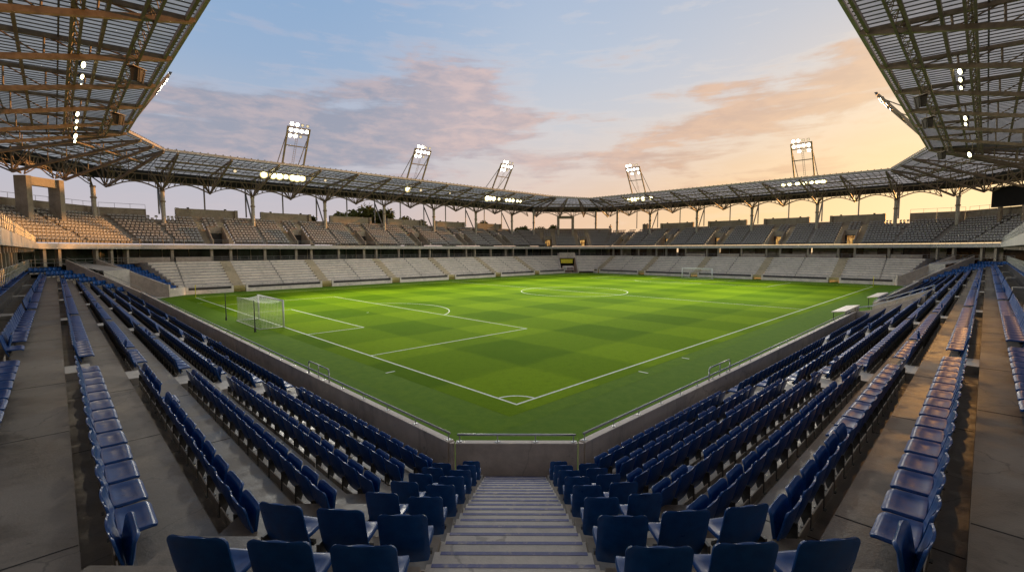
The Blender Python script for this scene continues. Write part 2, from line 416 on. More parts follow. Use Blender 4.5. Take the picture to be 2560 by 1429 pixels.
mb = MB(); pr = [(7.5, Z0)]
for i in range(NS):
    o = 7.5 + run * i; pr.append((o, Z0 + rise_s * (i + 1)))
    if i < NS - 1: pr.append((o + run, Z0 + rise_s * (i + 1)))
sweep(mb, SN, pr, STC - STW + .004, STC + STW - .004)
for sgn in (-1, 1):
    t = STC + sgn * (STW - .004)
    for i in range(NS - 1):
        o = 7.5 + run * i; z = Z0 + rise_s * (i + 1); mb.quad(SN.p(t, o, 0), SN.p(t, o + run, 0), SN.p(t, o + run, z), SN.p(t, o, z))
under(stair, mb, 'flight', M['whitestep'])
mb = MB(); a = tmit(SN, 22.6, SL, 22.0); 
for k_ in range(6): 
    t_ = -12 + 4 * k_; p_ = [SN.p(t_ + .01, 22.6), SN.p(t_ + 3.99, 22.6), SN.p(t_ + 3.99, 22.9), SN.p(t_ + .01, 22.9)]; mb.hexa([q + Vector((0, 0, 0)) for q in p_] + [q + Vector((0, 0, 18.5)) for q in p_])
under(near_corner, mb, 'rear_wall', M['parapet'])  # unseen wall behind the camera, added to block light from the back
for i in range(NS):
    o = 7.5 + run * i; z = Z0 + rise_s * (i + 1); mb = MB()
    j = .05 * random.random()
    a, b, c, d = SN.p(STC - STW + .03 + j, o - .003), SN.p(STC + STW - .03 - j * .5, o - .003), SN.p(STC + STW - .03 - j * .5, o + .055), SN.p(STC - STW + .03 + j, o + .055)
    mb.hexa([p + Vector((0, 0, z - .045)) for p in (a, b, c, d)] + [p + Vector((0, 0, z + .004)) for p in (a, b, c, d)])
    under(stair, mb, 'step_edge', M['stripe'])
# half steps in the cross aisles
AL = [(5.0, 7.0), (20.9, 22.2), (35.3, 36.6), (50.2, 51.5)]
AR = [(4.05, 5.4), (20.4, 21.7), (36.6, 37.9), (53.6, 54.9), (70.0, 71.3)]
ORD = ['first', 'second', 'third', 'fourth', 'fifth', 'sixth', 'seventh', 'eighth', 'ninth', 'tenth', 'eleventh', 'twelfth', 'thirteenth', 'fourteenth',
       'fifteenth', 'sixteenth', 'seventeenth', 'eighteenth', 'nineteenth', 'twentieth']
def ordn(i):
    return ORD[i] if i < 20 else (('twenty-' if i < 29 else 'thirty-') + ORD[(i - 19) % 10 - 1] if (i + 1) % 10 else ('thirtieth' if i == 29 else 'fortieth'))
for side, A, rr, S in (('goal', AL, rL, SL), ('touchline', AR, rR, SR)):
    for ai, (a0, a1) in enumerate(A):
        for k in range(1, NR):
            if side == 'touchline' and ai == 2 and k < 4: continue
            z = ZT[k - 1]; r = rr[k]
            wd = min(a1 - a0, 1.3); c = (a0 + a1) / 2
            mb = MB(); p = [S.p(c - wd / 2, r - .62), S.p(c + wd / 2, r - .62), S.p(c + wd / 2, r - .004), S.p(c - wd / 2, r - .004)]
            mb.hexa([q + Vector((0, 0, z + .002)) for q in p] + [q + Vector((0, 0, z + RISE / 2)) for q in p])
            o = mb.build('concrete_step', M['whitestep'])
            tag(o, 'concrete half step up to the %s row, %s cross aisle %s' % (ORD[k], ORD[ai], 'behind the near goal' if side == 'goal' else 'beside the touchline'), 'step', 'half steps in the cross aisles')

# ------------------------------------------------------------------ perimeter walls with rail
def perimeter(label, a, b, zb, zt, th, outv, rail=True, n_post=None, mat='wall', railh=.22, cop=True, group='barrier walls round the pitch', railr=.035):
    a = Vector((*a, 0)); b = Vector((*b, 0)); d = (b - a); Ln = d.length; d.normalize(); ov = Vector((*outv, 0))
    t = thing('perimeter_wall', label, 'barrier wall', a)
    def blk(mb, s0, s1, o0, o1, z0, z1):
        p = [a + d * s0 + ov * o0, a + d * s1 + ov * o0, a + d * s1 + ov * o1, a + d * s0 + ov * o1]
        mb.hexa([q + Vector((0, 0, z0)) for q in p] + [q + Vector((0, 0, z1)) for q in p])
    mb = MB(); n = max(1, round(Ln / 6.0))
    for i in range(n): blk(mb, Ln * i / n + .006, Ln * (i + 1) / n - .006, 0, th, zb, zt - .045)
    under(t, mb, 'wall', M[mat])
    mb = MB()
    for i in range(n): blk(mb, Ln * i / n + .005, Ln * (i + 1) / n - .005, -.012, th + .012, zt - .043, zt)
    under(t, mb, 'coping', M['coping'])
    if rail:
        mid = th * .45
        mb = MB(); p0 = a + d * .05 + ov * mid + Vector((0, 0, zt + railh)); p1 = a + d * (Ln - .05) + ov * mid + Vector((0, 0, zt + railh))
        mb.tube(p0, p1, railr, 8); under(t, mb, 'handrail', M['rail'], True)
        k = n_post or max(2, round(Ln / 1.75))
        for i in range(k + 1):
            s = .12 + (Ln - .24) * i / k; c = a + d * s + ov * mid
            mb = MB(); mb.tube(c + Vector((0, 0, zt + .012)), c + Vector((0, 0, zt + railh)), .018, 6)
            mb.box(c.x - .075, c.x + .075, c.y - .055, c.y + .055, zt + .001, zt + .014); under(t, mb, 'bracket', M['rail'])
    return t
cNL = isect(SL, 6.2, SN, 6.86); cNR = isect(SR, 6.2, SN, 6.86)
perimeter('concrete barrier wall with low steel rail between the pitch and seats behind the near goal', (cNL[0], cNL[1] + .06), (-6.2, 67.9), 0, 1.2, .22, (-1, 0), n_post=38)
perimeter('short angled barrier wall with steel rail below the striped stairway', (cNL[0] + .03, cNL[1] - .03), (cNR[0] - .03, cNR[1] + .03), 0, 1.2, .2, (-H, -H), n_post=3)
perimeter('long concrete barrier wall with steel rail beside the near touchline, up to the first dugout', (cNR[0] + .06, cNR[1]), (RX0, -6.2), 0, 1.2, .22, (0, -1), n_post=26)
perimeter('barrier wall with steel rail beyond the pitch access, past the second dugout', (RX1, -6.2), (97.6, -6.2), 0, 1.2, .22, (0, -1), n_post=28)
for nm_, S_, sg_ in (('left', SL, 1), ('right', SR, -1)):
    pp = [isect(S_, 6.2, SN, 6.86), isect(S_, 6.42, SN, 6.86), isect(S_, 6.415, SN, 7.055), isect(S_, 6.2, SN, 7.06)]
    mb = MB(); c_ = Vector((*isect(S_, 6.2, SN, 6.86), 0)); a1 = c_ + S_.n * .215; a2 = c_ + SN.n * .195; m_ = Vector((*isect(S_, 6.415, SN, 7.055), 0))
    q_ = [c_, a1, m_, a2]; mb.hexa([Vector((q.x, q.y, 0)) for q in q_] + [Vector((q.x, q.y, 1.19)) for q in q_])
    o = mb.build('corner_pier', M['wall']); tag(o, 'narrow concrete pier closing the wall corner %s of the striped stairway' % nm_, 'wall pier')
# hoop rails over the wall
for nm, S, t0, t1 in (('left of the striped stairway, above the wall', SL, 5.5, 7.8), ('right of the striped stairway, above the wall', SR, 5.9, 8.3)):
    mb = MB(); z = 1.2; h = .58; pts = [S.p(t0, 6.3, z), S.p(t0, 6.3, z + h - .14)]
    for i in range(5):
        q = PI / 2 * i / 4; pts.append(S.p(t0 + .14 - .14 * math.cos(q), 6.3, z + h - .14 + .14 * math.sin(q)))
    pts2 = [S.p(t1, 6.3, z), S.p(t1, 6.3, z + h - .14)]
    for i in range(5):
        q = PI / 2 * i / 4; pts2.append(S.p(t1 - .14 + .14 * math.cos(q), 6.3, z + h - .14 + .14 * math.sin(q)))
    mb.path(pts + pts2[::-1], .03, 8); c = (t0 + t1) / 2; mb.tube(S.p(c, 6.3, z), S.p(c, 6.3, z + h), .022, 6)
    tag(mb.build('hoop_rail', M['rail'], None, True), 'bent steel hoop rail ' + nm, 'rail', 'hoop rails on the barrier wall')

# pitch access between the dugouts: sloped cheek walls with stair rails
for nm, X, sg in (('near cheek wall of the sloped pitch access, closer to the first dugout', RX0, -1), ('far cheek wall of the sloped pitch access, closer to the second dugout', RX1, 1)):
    t = thing('access_wall', nm, 'cheek wall', (X, -9, 0)); mb = MB()
    prof = [(6.42, 1.2), (7.5, 1.45), (11.2, 3.05)]
    x0, x1 = (X, X + .2) if sg < 0 else (X - .2, X)
    pts = [(6.42, 0), (11.2, 0), (11.2, 3.05), (7.5, 1.45), (6.42, 1.2)]
    A = [(x0, -o, z) for o, z in pts]; B = [(x1, -o, z) for o, z in pts]; n = len(pts)
    mb.add(A + B, [tuple(range(n)), tuple(range(2 * n - 1, n - 1, -1))] + [(i, (i + 1) % n, n + (i + 1) % n, n + i) for i in range(n)])
    under(t, mb, 'wall', M['wall'])
    for dx in (.06, .9 * sg * -1):
        mb = MB(); pp = [((x0 + x1) / 2 + dx, -o, z + .35) for o, z in prof]; mb.path(pp, .028, 6)
        for o, z in prof + [(9.3, 2.23)]: mb.tube(((x0 + x1) / 2 + dx, -o, z - (.0 if abs(dx) < .1 else 1.2)), ((x0 + x1) / 2 + dx, -o, z + .35), .02, 5)
        under(t, mb, 'handrail', M['rail'])
mb = MB()
for i in range(12):
    z = .2 * (i + 1); o = 7.4 + .33 * i; mb.box(RX0 + .3, RX1 - .3, -(o + .36) , -o, .03, z)
tag(mb.build('access_steps', M['stairc']), 'concrete steps climbing from the pitch between the two cheek walls', 'steps')
# dugouts
for nm, x0, x1 in (('nearer white flat dugout roof beside the touchline wall', 35.9, 42.4), ('farther white flat dugout roof beside the touchline wall', 54.0, 61.6)):
    t = thing('dugout', nm, 'dugout', ((x0 + x1) / 2, -5.8, 0), 0, 'dugouts beside the touchline')
    mb = MB(); mb.hexa([(x0, -6.12, 1.42), (x1, -6.12, 1.42), (x1, -5.0, 1.26), (x0, -5.0, 1.26), (x0, -6.12, 1.5), (x1, -6.12, 1.5), (x1, -5.0, 1.34), (x0, -5.0, 1.34)])
    under(t, mb, 'roof', M['offwhite'])
    mb = MB(); mb.box(x0 + .05, x1 - .05, -6.1, -6.04, .02, 1.40); under(t, mb, 'back_panel', M['darkglass'])
    mb = MB(); mb.box(x0 + .2, x1 - .2, -5.95, -5.55, .40, .46); mb.box(x0 + .3, x1 - .3, -5.9, -5.6, .03, .40); under(t, mb, 'bench', M['black'])
    for xx in (x0 + .06, x1 - .12):
        mb = MB(); mb.box(xx, xx + .05, -5.2, -5.15, .02, 1.27); under(t, mb, 'post', M['black'])

# ------------------------------------------------------------------ camera numbers (used to rank seats by distance)
CAM = Vector((-14.704, -14.710, 7.0716)); YAW, PIT, ROL, FPX = 0.79498, -0.07801, -0.0020177, 1161.7
CF = Vector((math.cos(YAW) * math.cos(PIT), math.sin(YAW) * math.cos(PIT), math.sin(PIT)))
CR0 = Vector((math.sin(YAW), -math.cos(YAW), 0)); CU0 = CR0.cross(CF)
CR = CR0 * math.cos(ROL) + CU0 * math.sin(ROL); CU = -CR0 * math.sin(ROL) + CU0 * math.cos(ROL)
def project(P):
    d = Vector(P) - CAM; z = d.dot(CF)
    if z < .3: return None
    return (1280 + FPX * d.dot(CR) / z, 714.5 - FPX * d.dot(CU) / z, z)

# ------------------------------------------------------------------ blue seats
def shell(grid, th, bev=.009, seg=2):
    """closed curved shell from a grid of points (rows of equal length)"""
    bm = bmesh.new(); R = [[bm.verts.new(p) for p in row] for row in grid]
    for r0, r1 in zip(R, R[1:]):
        for i in range(len(r0) - 1): bm.faces.new((r0[i], r0[i + 1], r1[i + 1], r1[i]))
    bm.normal_update()
    bmesh.ops.solidify(bm, geom=bm.faces[:], thickness=th)
    bm.normal_update()
    if bev:
        es = [e for e in bm.edges if len(e.link_faces) == 2 and e.calc_face_angle(0) > 1.0]
        bmesh.ops.bevel(bm, geom=es, offset=bev, segments=seg, affect='EDGES', profile=.5, clamp_overlap=True)
    bmesh.ops.recalc_face_normals(bm, faces=bm.faces[:])
    return bm
def bm_mesh(bm, name, mat):
    me = bpy.data.meshes.new(name); bm.to_mesh(me); bm.free(); me.materials.append(mat)
    me.polygons.foreach_set('use_smooth', [True] * len(me.polygons)); return me
def back_grid(nu, vs):
    g = []
    for z in vs:
        zt, r = .865, .075; hw = .236 - .05 * max(0, (.34 - z) / .16) ** 1.5
        if z > zt - r: hw -= r - math.sqrt(max(0, r * r - (z - zt + r) ** 2))
        v = max(0, (z - .33) / .535); row = []
        for i in range(nu + 1):
            u = -1 + 2 * i / nu
            row.append((u * hw, -.105 * v + .032 * u * u * (1 - .3 * v) + .035 * (1 - v) ** 4 + .25 * max(0, .33 - z) - .012 * max(0, v - .8) * 5 * (1 - u * u), z))
        g.append(row)
    return g
def pan_grid(nu, ws):
    g = []
    for w_ in ws:
        r = .055; y = .03 + .42 * w_; hw = .222 - .01 * w_
        if y > .45 - r: hw -= r - math.sqrt(max(0, r * r - (y - .45 + r) ** 2))
        row = []
        for i in range(nu + 1):
            u = -1 + 2 * i / nu
            z = .445 - .028 * math.sin(PI * min(1, w_ * 1.15)) * (1 - u ** 4) - .045 * max(0, (w_ - .78) / .22) ** 2 + .012 * u ** 4
            row.append((u * hw, y, z))
        g.append(row)
    return g
ZV = (.235, .26, .30, .36, .42, .50, .62, .72, .79, .815, .835, .852, .862, .865)
WV = (0, .12, .3, .5, .68, .82, .88, .92, .96, .985, 1.0)
me_back = bm_mesh(shell(back_grid(8, ZV), .026), 'backrest', M['seat'])
def folded(bm):
    bmesh.ops.rotate(bm, verts=bm.verts[:], cent=(0, .06, .43), matrix=Matrix.Rotation(math.radians(80), 3, 'X')); return bm
me_pan = bm_mesh(shell(pan_grid(8, WV), .042, .012), 'seat', M['seat'])
me_panup = bm_mesh(folded(shell(pan_grid(8, WV), .042, .012)), 'seat', M['seat'])
def leg_mesh():
    mb = MB()
    mb.hexa([(-.272, -.03, 0), (-.244, -.03, 0), (-.244, .05, 0), (-.272, .05, 0), (-.272, -.02, .40), (-.244, -.02, .40), (-.244, .20, .40), (-.272, .20, .40)])
    mb.box(-.285, -.231, -.06, .10, 0, .012); mb.box(-.245, .245, .10, .15, .30, .345)
    me = bpy.data.meshes.new('leg'); me.from_pydata(mb.v, [], mb.f); me.materials.append(M['legs']); return me
me_leg = leg_mesh()
kp = MB(); kp.box(-.21, .21, -.03, -.01, .012, .20); me_kick = bpy.data.meshes.new('kick_plate'); me_kick.from_pydata(kp.v, [], kp.f); me_kick.materials.append(M['whitestep'])

slots = []    # (S, t, o_back, z, turn, scale, up, label)
def row_seats(S, o, z, t0, t1, pitch, upf, lab, jig=0.0):
    n = max(1, int(round((t1 - t0) / pitch))); p = (t1 - t0) / n
    for i in range(n):
        tt = t0 + p * (i + .5)
        slots.append((S, tt, o, z, 0.0, p / .505, upf(i, n), lab(i, n)))
down = lambda i, n: random.random() < .04
up_all = lambda i, n: random.random() > .05
for k in range(8):
    z = ZT[k]; o = oL[k]
    near0 = (-4.6, -5.2, -6.3, -7.0, -7.5, -8.1, -7.0, 0)[k]
    pit = (.72, .72, .74, .80, .88, .94, .96, .96)[k]
    lab = lambda i, n, k=k: '%s blue seat from the cross aisle, %s row up, block behind the near goal' % (ordn(n - 1 - i), ORD[k])
    upf = up_all if k < 5 else (lambda i, n: i < 1)
    if k < 7: row_seats(SL, o, z, near0, AL[0][0], pit, upf, lab)
    edges = [AL[0][1]] + [e for a in AL[1:] for e in a] + [mit_LF[2 * k + 2] - .5]
    if k < 3: edges[0] = 6.4
    for b in range(0, len(edges), 2):
        if k == 7 and b == 0: edges[0] = 12.0
        if edges[b + 1] - edges[b] > 1:
            lab = lambda i, n, k=k, b=b: '%s blue seat past the near goal aisle, %s row, %s far block' % (ordn(i), ORD[k], ORD[b // 2])
            row_seats(SL, o, z, edges[b], edges[b + 1], pit if k > 5 and b < 4 else .62, down, lab)
for k in range(9):
    z = ZT[k]; o = oR[k]
    near0 = (-4.6, -5.3, -6.5, -7.4, -8.4, -8.5, -9.2, -4, 0)[k]
    pit = (.66, .68, .68, .70, .74, .74, .76, .80, .8)[k]
    lab = lambda i, n, k=k: '%s blue seat from the cross aisle, %s row up, block beside the near touchline' % (ordn(n - 1 - i), ORD[k])
    upf = up_all if k < 5 else ((lambda i, n: i < 6) if k == 5 else (lambda i, n: i < 1))
    if k < 8: row_seats(SR, o, z, near0, AR[0][0], pit, upf, lab)
    edges = [AR[0][1]] + [e for a in AR[1:] for e in a] + [mit_RF[2 * k + 2] - .5]
    for b in range(0, len(edges), 2):
        e0, e1 = edges[b], edges[b + 1]
        lab = lambda i, n, k=k, b=b: '%s blue seat past the touchline aisle, %s row, %s far block' % (ordn(i), ORD[k], ORD[b // 2])
        parts = [(e0, e1)]
        if k < 3: parts = [(max(e0, a), min(e1, c)) for a, c in ((-9, RX0 - .4), (RX1 + .4, 200)) if min(e1, c) - max(e0, a) > 1]
        for a, c in parts: row_seats(SR, o, z, a, c, .66 if b < 2 else .62, down, lab)
for k in range(8):                    # corner stand: seats either side of the stairway
    cnt = (1, 2, 2, 2, 2, 2, 3, 3)[k]; z = ZT[k] - .03
    for sg in (-1, 1):
        for i in range(cnt):
            tt = STC + sg * (1.16 + (.69 if k > 5 else .60) * i); turn = sg * -math.radians((3.0 if k > 6 else 6.0) * i)
            lab = '%s blue seat %s of the striped stairway, %s row up' % (ORD[i], 'left' if sg < 0 else 'right', ORD[k])
            slots.append((SN, tt, oN[k] - (.05 if k > 6 else .10) * i, ZT[k], -turn, 1.13 if k > 5 else .98, False, lab))
for S, A, B, k0, k1 in ((SLF, 'L', 44.1, 0, 8), (SLF, 49.2, 'T', 0, 8), (SRF, 'R', 66.0, 0, 8), (SRF, 69.9, 'E', 0, 8)):
    for k in range(k0, k1):
        o = oL[k]; z = ZT[k]
        t0 = tmit(S, o, SL if A == 'L' else SR, o) + .5 if isinstance(A, str) else A
        t1 = tmit(S, o, ST if B == 'T' else SE, o) - .4 if isinstance(B, str) else B
        if t1 - t0 > .6: row_seats(S, o, z, t0, t1, .62, down, lambda i, n: None)
ranked = []
for s in slots:
    S, t, o, z, turn, scl, up, lab = s
    P = S.p(t, o - .1, z); q = project(P + Vector((0, 0, .45)))
    if q is None: continue
    if -120 < q[0] < 2680 and q[1] < 1600: ranked.append((q[2] if lab else 1e3 + q[2], s, P))
ranked.sort(key=lambda r: r[0])
NIND = 300
for i, (dz, s, P) in enumerate(ranked[:NIND]):
    S, t, o, z, turn, scl, up, lab = s
    r = bpy.data.objects.new('stadium_seat', None); r.empty_display_size = .1
    r.location = P; r.rotation_euler = (0, 0, S.face() + turn + random.uniform(-.02, .02)); r.scale = (scl, 1, 1)
    link(r); tag(r, lab, 'stadium seat', 'blue tip-up seats in the near stands')
    for nm, me in (('backrest', me_back), ('seat', me_panup if up else me_pan), ('leg', me_leg), ('kick_plate', me_kick)):
        c = link(bpy.data.objects.new(nm, me), r)
        if nm == 'leg' and S is SN and t > 0 or (nm == 'leg' and S is SR): c.scale = (-1, 1, 1)
lo_back = back_grid(2, (.20, .33, .55, .79, .865)); lo_pan = pan_grid(2, (0, .4, .9, 1.0))
def lo(bm):
    bm.verts.index_update(); d = ([tuple(v.co) for v in bm.verts], [tuple(v.index for v in f.verts) for f in bm.faces]); bm.free(); return d
LOB, LOP, LOU = lo(shell(lo_back, .026, 0)), lo(shell(lo_pan, .042, 0)), lo(folded(shell(lo_pan, .042, 0)))
mb = MB()
for dz, s, P in ranked[NIND:]:
    S, t, o, z, turn, scl, up, lab = s
    mt = Matrix.Translation(P) @ Matrix.Rotation(S.face() + turn + random.uniform(-.02, .02), 4, 'Z') @ Matrix.Diagonal((scl, 1, 1, 1))
    for vs, fs in (LOB, LOU if up else LOP): mb.add([mt @ Vector(v) for v in vs], fs)
    lg = [mt @ Vector(p) for p in ((-.26, -.03, 0), (-.225, -.03, 0), (-.225, .06, 0), (-.26, .06, 0), (-.26, -.03, .42), (-.225, -.03, .42), (-.225, .15, .42), (-.26, .15, .42))]
    mb.hexa(lg, 1); mb.hexa([mt @ Vector(p) for p in ((-.21, .03, .012), (.21, .03, .012), (.21, .05, .012), (-.21, .05, .012), (-.21, .03, .2), (.21, .03, .2), (.21, .05, .2), (-.21, .05, .2))], 2)
o = mb.build('stadium_seats', [M['seat'], M['legs'], M['fascia']], None, True)
tag(o, 'long rows of blue seats receding past the cross aisles of the near stands', 'stadium seats', kind='stuff')

# ------------------------------------------------------------------ far stands: lower benches
far_long = thing('grandstand', 'long far grandstand opposite the near touchline with beige bare bench terraces', 'grandstand', (47, 82, 0))
far_end = thing('grandstand', 'far grandstand behind the distant goal with blue-grey bare bench terraces', 'grandstand', (110, 34, 0))
corner_l = thing('corner_stand', 'far left corner stand with sloped tunnel walls under the concrete portal frame', 'grandstand', (-8, 76, 0))
corner_f = thing('corner_stand', 'farthest corner stand with the dark vehicle tunnel and yellow banner', 'grandstand', (103, 76, 0))
corner_r = thing('corner_stand', 'far right corner stand below the black scoreboard', 'grandstand', (104, -9, 0))
BR = [6.95 + .88 * k for k in range(10)]; BZ = [.50 + .455 * (k + 1) for k in range(10)]; BTOP = BZ[-1]
pB = steps_profile(BR, .50, BZ, 6.42, 22.0)
pD = [(6.42, .5)]
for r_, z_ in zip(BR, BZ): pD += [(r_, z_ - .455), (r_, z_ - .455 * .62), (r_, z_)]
pD.append((22.0, BZ[-1]))
def bsweep(mb, S, t0, t1):
    n = len(pD); T0 = [t0(o) for o, z in pD] if callable(t0) else [t0] * n; T1 = [t1(o) for o, z in pD] if callable(t1) else [t1] * n
    A = [S.p(T0[i], *pD[i]) for i in range(n)]; B = [S.p(T1[i], *pD[i]) for i in range(n)]
    for i in range(n - 1): mb.quad(A[i], B[i], B[i + 1], A[i + 1], 2 if i % 3 == 1 else 0)  # darker lower strip of each riser paints shade under the bench lip
    for E_, c_ in ((A, callable(t0)), (B, callable(t1))):
        if c_:
            for i in range(n - 1):
                p_, q_ = E_[i], E_[i + 1]
                if (p_ - q_).xy.length > .01: mb.quad(Vector((p_.x, p_.y, 0)), Vector((q_.x, q_.y, 0)), q_, p_, 0)
halfr = []; halfz = []
for k in range(10): halfr += [BR[k] - .44 + .004, BR[k] + .004]; halfz += [BZ[k] - .2275, BZ[k]]
pH = steps_profile(halfr, .50, halfz, 6.3, 22.0)
gapr = [x + .06 for x in BR]; pG = steps_profile(gapr, .44, [z - .06 for z in BZ], 6.42, 22.0)
def bench_run(root, S, prevS, nextS, stairs, joints, prevO=None, nextO=None):
    cuts = []
    for c in stairs: cuts.append((c - .85, c + .85, 's'))
    for c in joints: cuts.append((c - .11, c + .11, 'j'))
    cuts.sort()
    mb = MB(); tcur = lambda o: tmit(S, o, prevS, o)
    for a, b, kind in cuts:
        bsweep(mb, S, tcur, a)
        if kind == 's':
            ms = MB()
            sweep(ms, S, pH, a, b)
            for t in (a, b):
                for k in range(10):
                    o0 = BR[k]; ms.quad(S.p(t, o0 - .5, 0), S.p(t, o0 + .5, 0), S.p(t, o0 + .5, BZ[k]), S.p(t, o0 - .5, BZ[k] - .45))
            under(root, ms, 'terrace_stairs', M['stairc'])
        else: sweep(mb, S, pG, a, b, 1)
        tcur = b
    bsweep(mb, S, tcur, lambda o: tmit(S, o, nextS, o))
    under(root, mb, 'bench_terrace', [M['bench'], M['gap'], M['gap']])  # third slot: shade painted low on the risers
TB = [7.5 + 15 * i for i in range(6)]; TC = [0.0 + 15 * i for i in range(7)]
EB = [7.5 + 15 * i for i in range(5)] ; EC = [0.0 + 15 * i for i in range(5)]
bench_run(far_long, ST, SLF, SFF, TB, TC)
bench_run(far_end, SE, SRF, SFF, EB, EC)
# far corner: benches either side of the vehicle tunnel
FT0, FT1 = 13.6, 18.6
mb = MB()
bsweep(mb, SFF, lambda o: tmit(SFF, o, ST, o), FT0); bsweep(mb, SFF, FT1, lambda o: tmit(SFF, o, SE, o))
under(corner_f, mb, 'bench_terrace', [M['bench'], M['gap'], M['gap']])  # third slot: shade painted low on the risers
def cheek(root, S, t, sg, o0, o1, z0, z1, zb=0.0, th=.3, mat='wall', name='tunnel_wall', cap=True):
    a, b = (t, t + th * sg); pts = [(o0, zb), (o1, zb), (o1, z1), (o0 + .5, z0), (o0, z0)]
    mb = MB(); A = [S.p(a, *q) for q in pts]; B = [S.p(b, *q) for q in pts]; n = len(pts)
    mb.add(A + B, [tuple(range(n)), tuple(range(2 * n - 1, n - 1, -1))] + [(i, (i + 1) % n, n + (i + 1) % n, n + i) for i in range(n)])
    return under(root, mb, name, M[mat])
cheek(corner_f, SFF, FT0, -1, 6.2, 16.2, 1.0, 5.9); cheek(corner_f, SFF, FT1, 1, 6.2, 16.2, 1.0, 5.9)
def blockS(mb, S, t0, t1, o0, o1, z0, z1, m=0):
    p = [S.p(t0, o0), S.p(t1, o0), S.p(t1, o1), S.p(t0, o1)]
    return mb.hexa([q + Vector((0, 0, z0)) for q in p] + [q + Vector((0, 0, z1)) for q in p], m)
mb = MB(); blockS(mb, SFF, FT0 + .02, FT1 - .02, 14.0, 14.4, 4.35, 6.1); under(corner_f, mb, 'tunnel_lintel', M['wall'])
mb = MB(); blockS(mb, SFF, FT0 - .6, FT1 + .6, 22.0, 22.3, 0, 4.4); under(corner_f, mb, 'tunnel_back', M['dark'])
mb = MB(); blockS(mb, SFF, FT0 + .02, FT1 - .02, 6.0, 22, -.01, .02); under(corner_f, mb, 'tunnel_floor', M['pillar'])
mb = MB(); blockS(mb, SFF, FT0 + .5, FT1 - .75, 13.6, 13.68, 2.75, 4.0); blockS(mb, SFF, FT0 + .3, FT1 - .5, 13.7, 13.76, 3.9, 4.05)
tag(mb.build('banner', M['yellow']), 'yellow banner hung across the mouth of the far corner tunnel', 'banner')
# pale vehicle standing in the tunnel
vt = thing('parked_vehicle', 'pale vehicle with a round lamp standing under the yellow tunnel banner', 'vehicle', SFF.p(16.2, 11.5, .02), SFF.face())
bm = bmesh.new(); bmesh.ops.create_cube(bm, size=1); bmesh.ops.scale(bm, vec=(3.6, 2.6, 1.5), verts=bm.verts); bmesh.ops.translate(bm, vec=(0, -.3, 1.15), verts=bm.verts)
for v in bm.verts:
    if v.co.z > 1.2: v.co.y *= .8; v.co.x *= .94
bmesh.ops.bevel(bm, geom=bm.edges[:], offset=.22, segments=3, affect='EDGES', profile=.5)
link(bpy.data.objects.new('body', bm_mesh(bm, 'body', M['offwhite'])), vt)
mb = MB(); mb.tube((1.1, 1.0, 1.25), (1.1, 1.12, 1.25), .42, 14); mb.build('lamp', M['rail'], vt)
mb = MB(); mb.box(-1.6, 1.6, .95, 1.08, .35, .62); mb.build('bumper', M['joint'], vt)
mb = MB(); mb.box(-1.5, .5, .86, 1.03, .75, 1.6); mb.build('front_panel', M['redcloth'], vt)
for sx in (-1.25, 1.25):
    mb = MB(); mb.tube((sx - .12, .3, .35), (sx + .12, .3, .35), .35, 14); mb.build('wheel', M['black'], vt)
# left and right corner: stepped blocks, tunnel walls and ramps
def seat_corner(root, S, prevS, nextS, ta, tb, prof_o):
    mb = MB()
    p = steps_profile([7.02] + [x + .24 for x in oL], Z0, ZT, 6.42, 24)
    sweep(mb, S, p, [tmit(S, q[0], prevS, q[0]) for q in p], ta - .3); sweep(mb, S, p, tb + .3, [tmit(S, q[0], nextS, q[0]) for q in p])
    under(root, mb, 'lower_terrace', M['terrace'])
    cheek(root, S, ta, -1, 6.2, 17.0, 1.15, 5.75); cheek(root, S, tb, 1, 6.2, 17.0, 1.9, 5.75)
    mb = MB(); sweep(mb, S, [(6.0, .03), (12.0, .03), (12.0, 4.2), (18.5, 5.2), (22, 5.2)], ta + .01, tb - .01); under(root, mb, 'ramp', M['fascia'])
    for t in (ta - .15, tb + .15):
        mb = MB(); A, B = S.p(t, 6.7, 1.4 + .35), S.p(t, 17, 5.75 + .35); mb.path([A - Vector((0, 0, .45)), A, B], .03, 6)
        for i in range(1, 7): q = A.lerp(B, i / 7); mb.tube(q - Vector((0, 0, .45)), q, .02, 5)
        under(root, mb, 'handrail', M['rail'])
    mb = MB(); blockS(mb, S, tb + .3, S.t(isect(S, 6.2, nextS, 6.2)), 6.2, 6.42, 0, 1.25); blockS(mb, S, S.t(isect(S, 6.2, prevS, 6.2)), ta - .3, 6.2, 6.42, 0, 1.2); under(root, mb, 'front_wall', M['coping'])
seat_corner(corner_l, SLF, SL, ST, 44.35, 48.8, oL)
seat_corner(corner_r, SRF, SR, SE, 66.1, 69.6, oL)
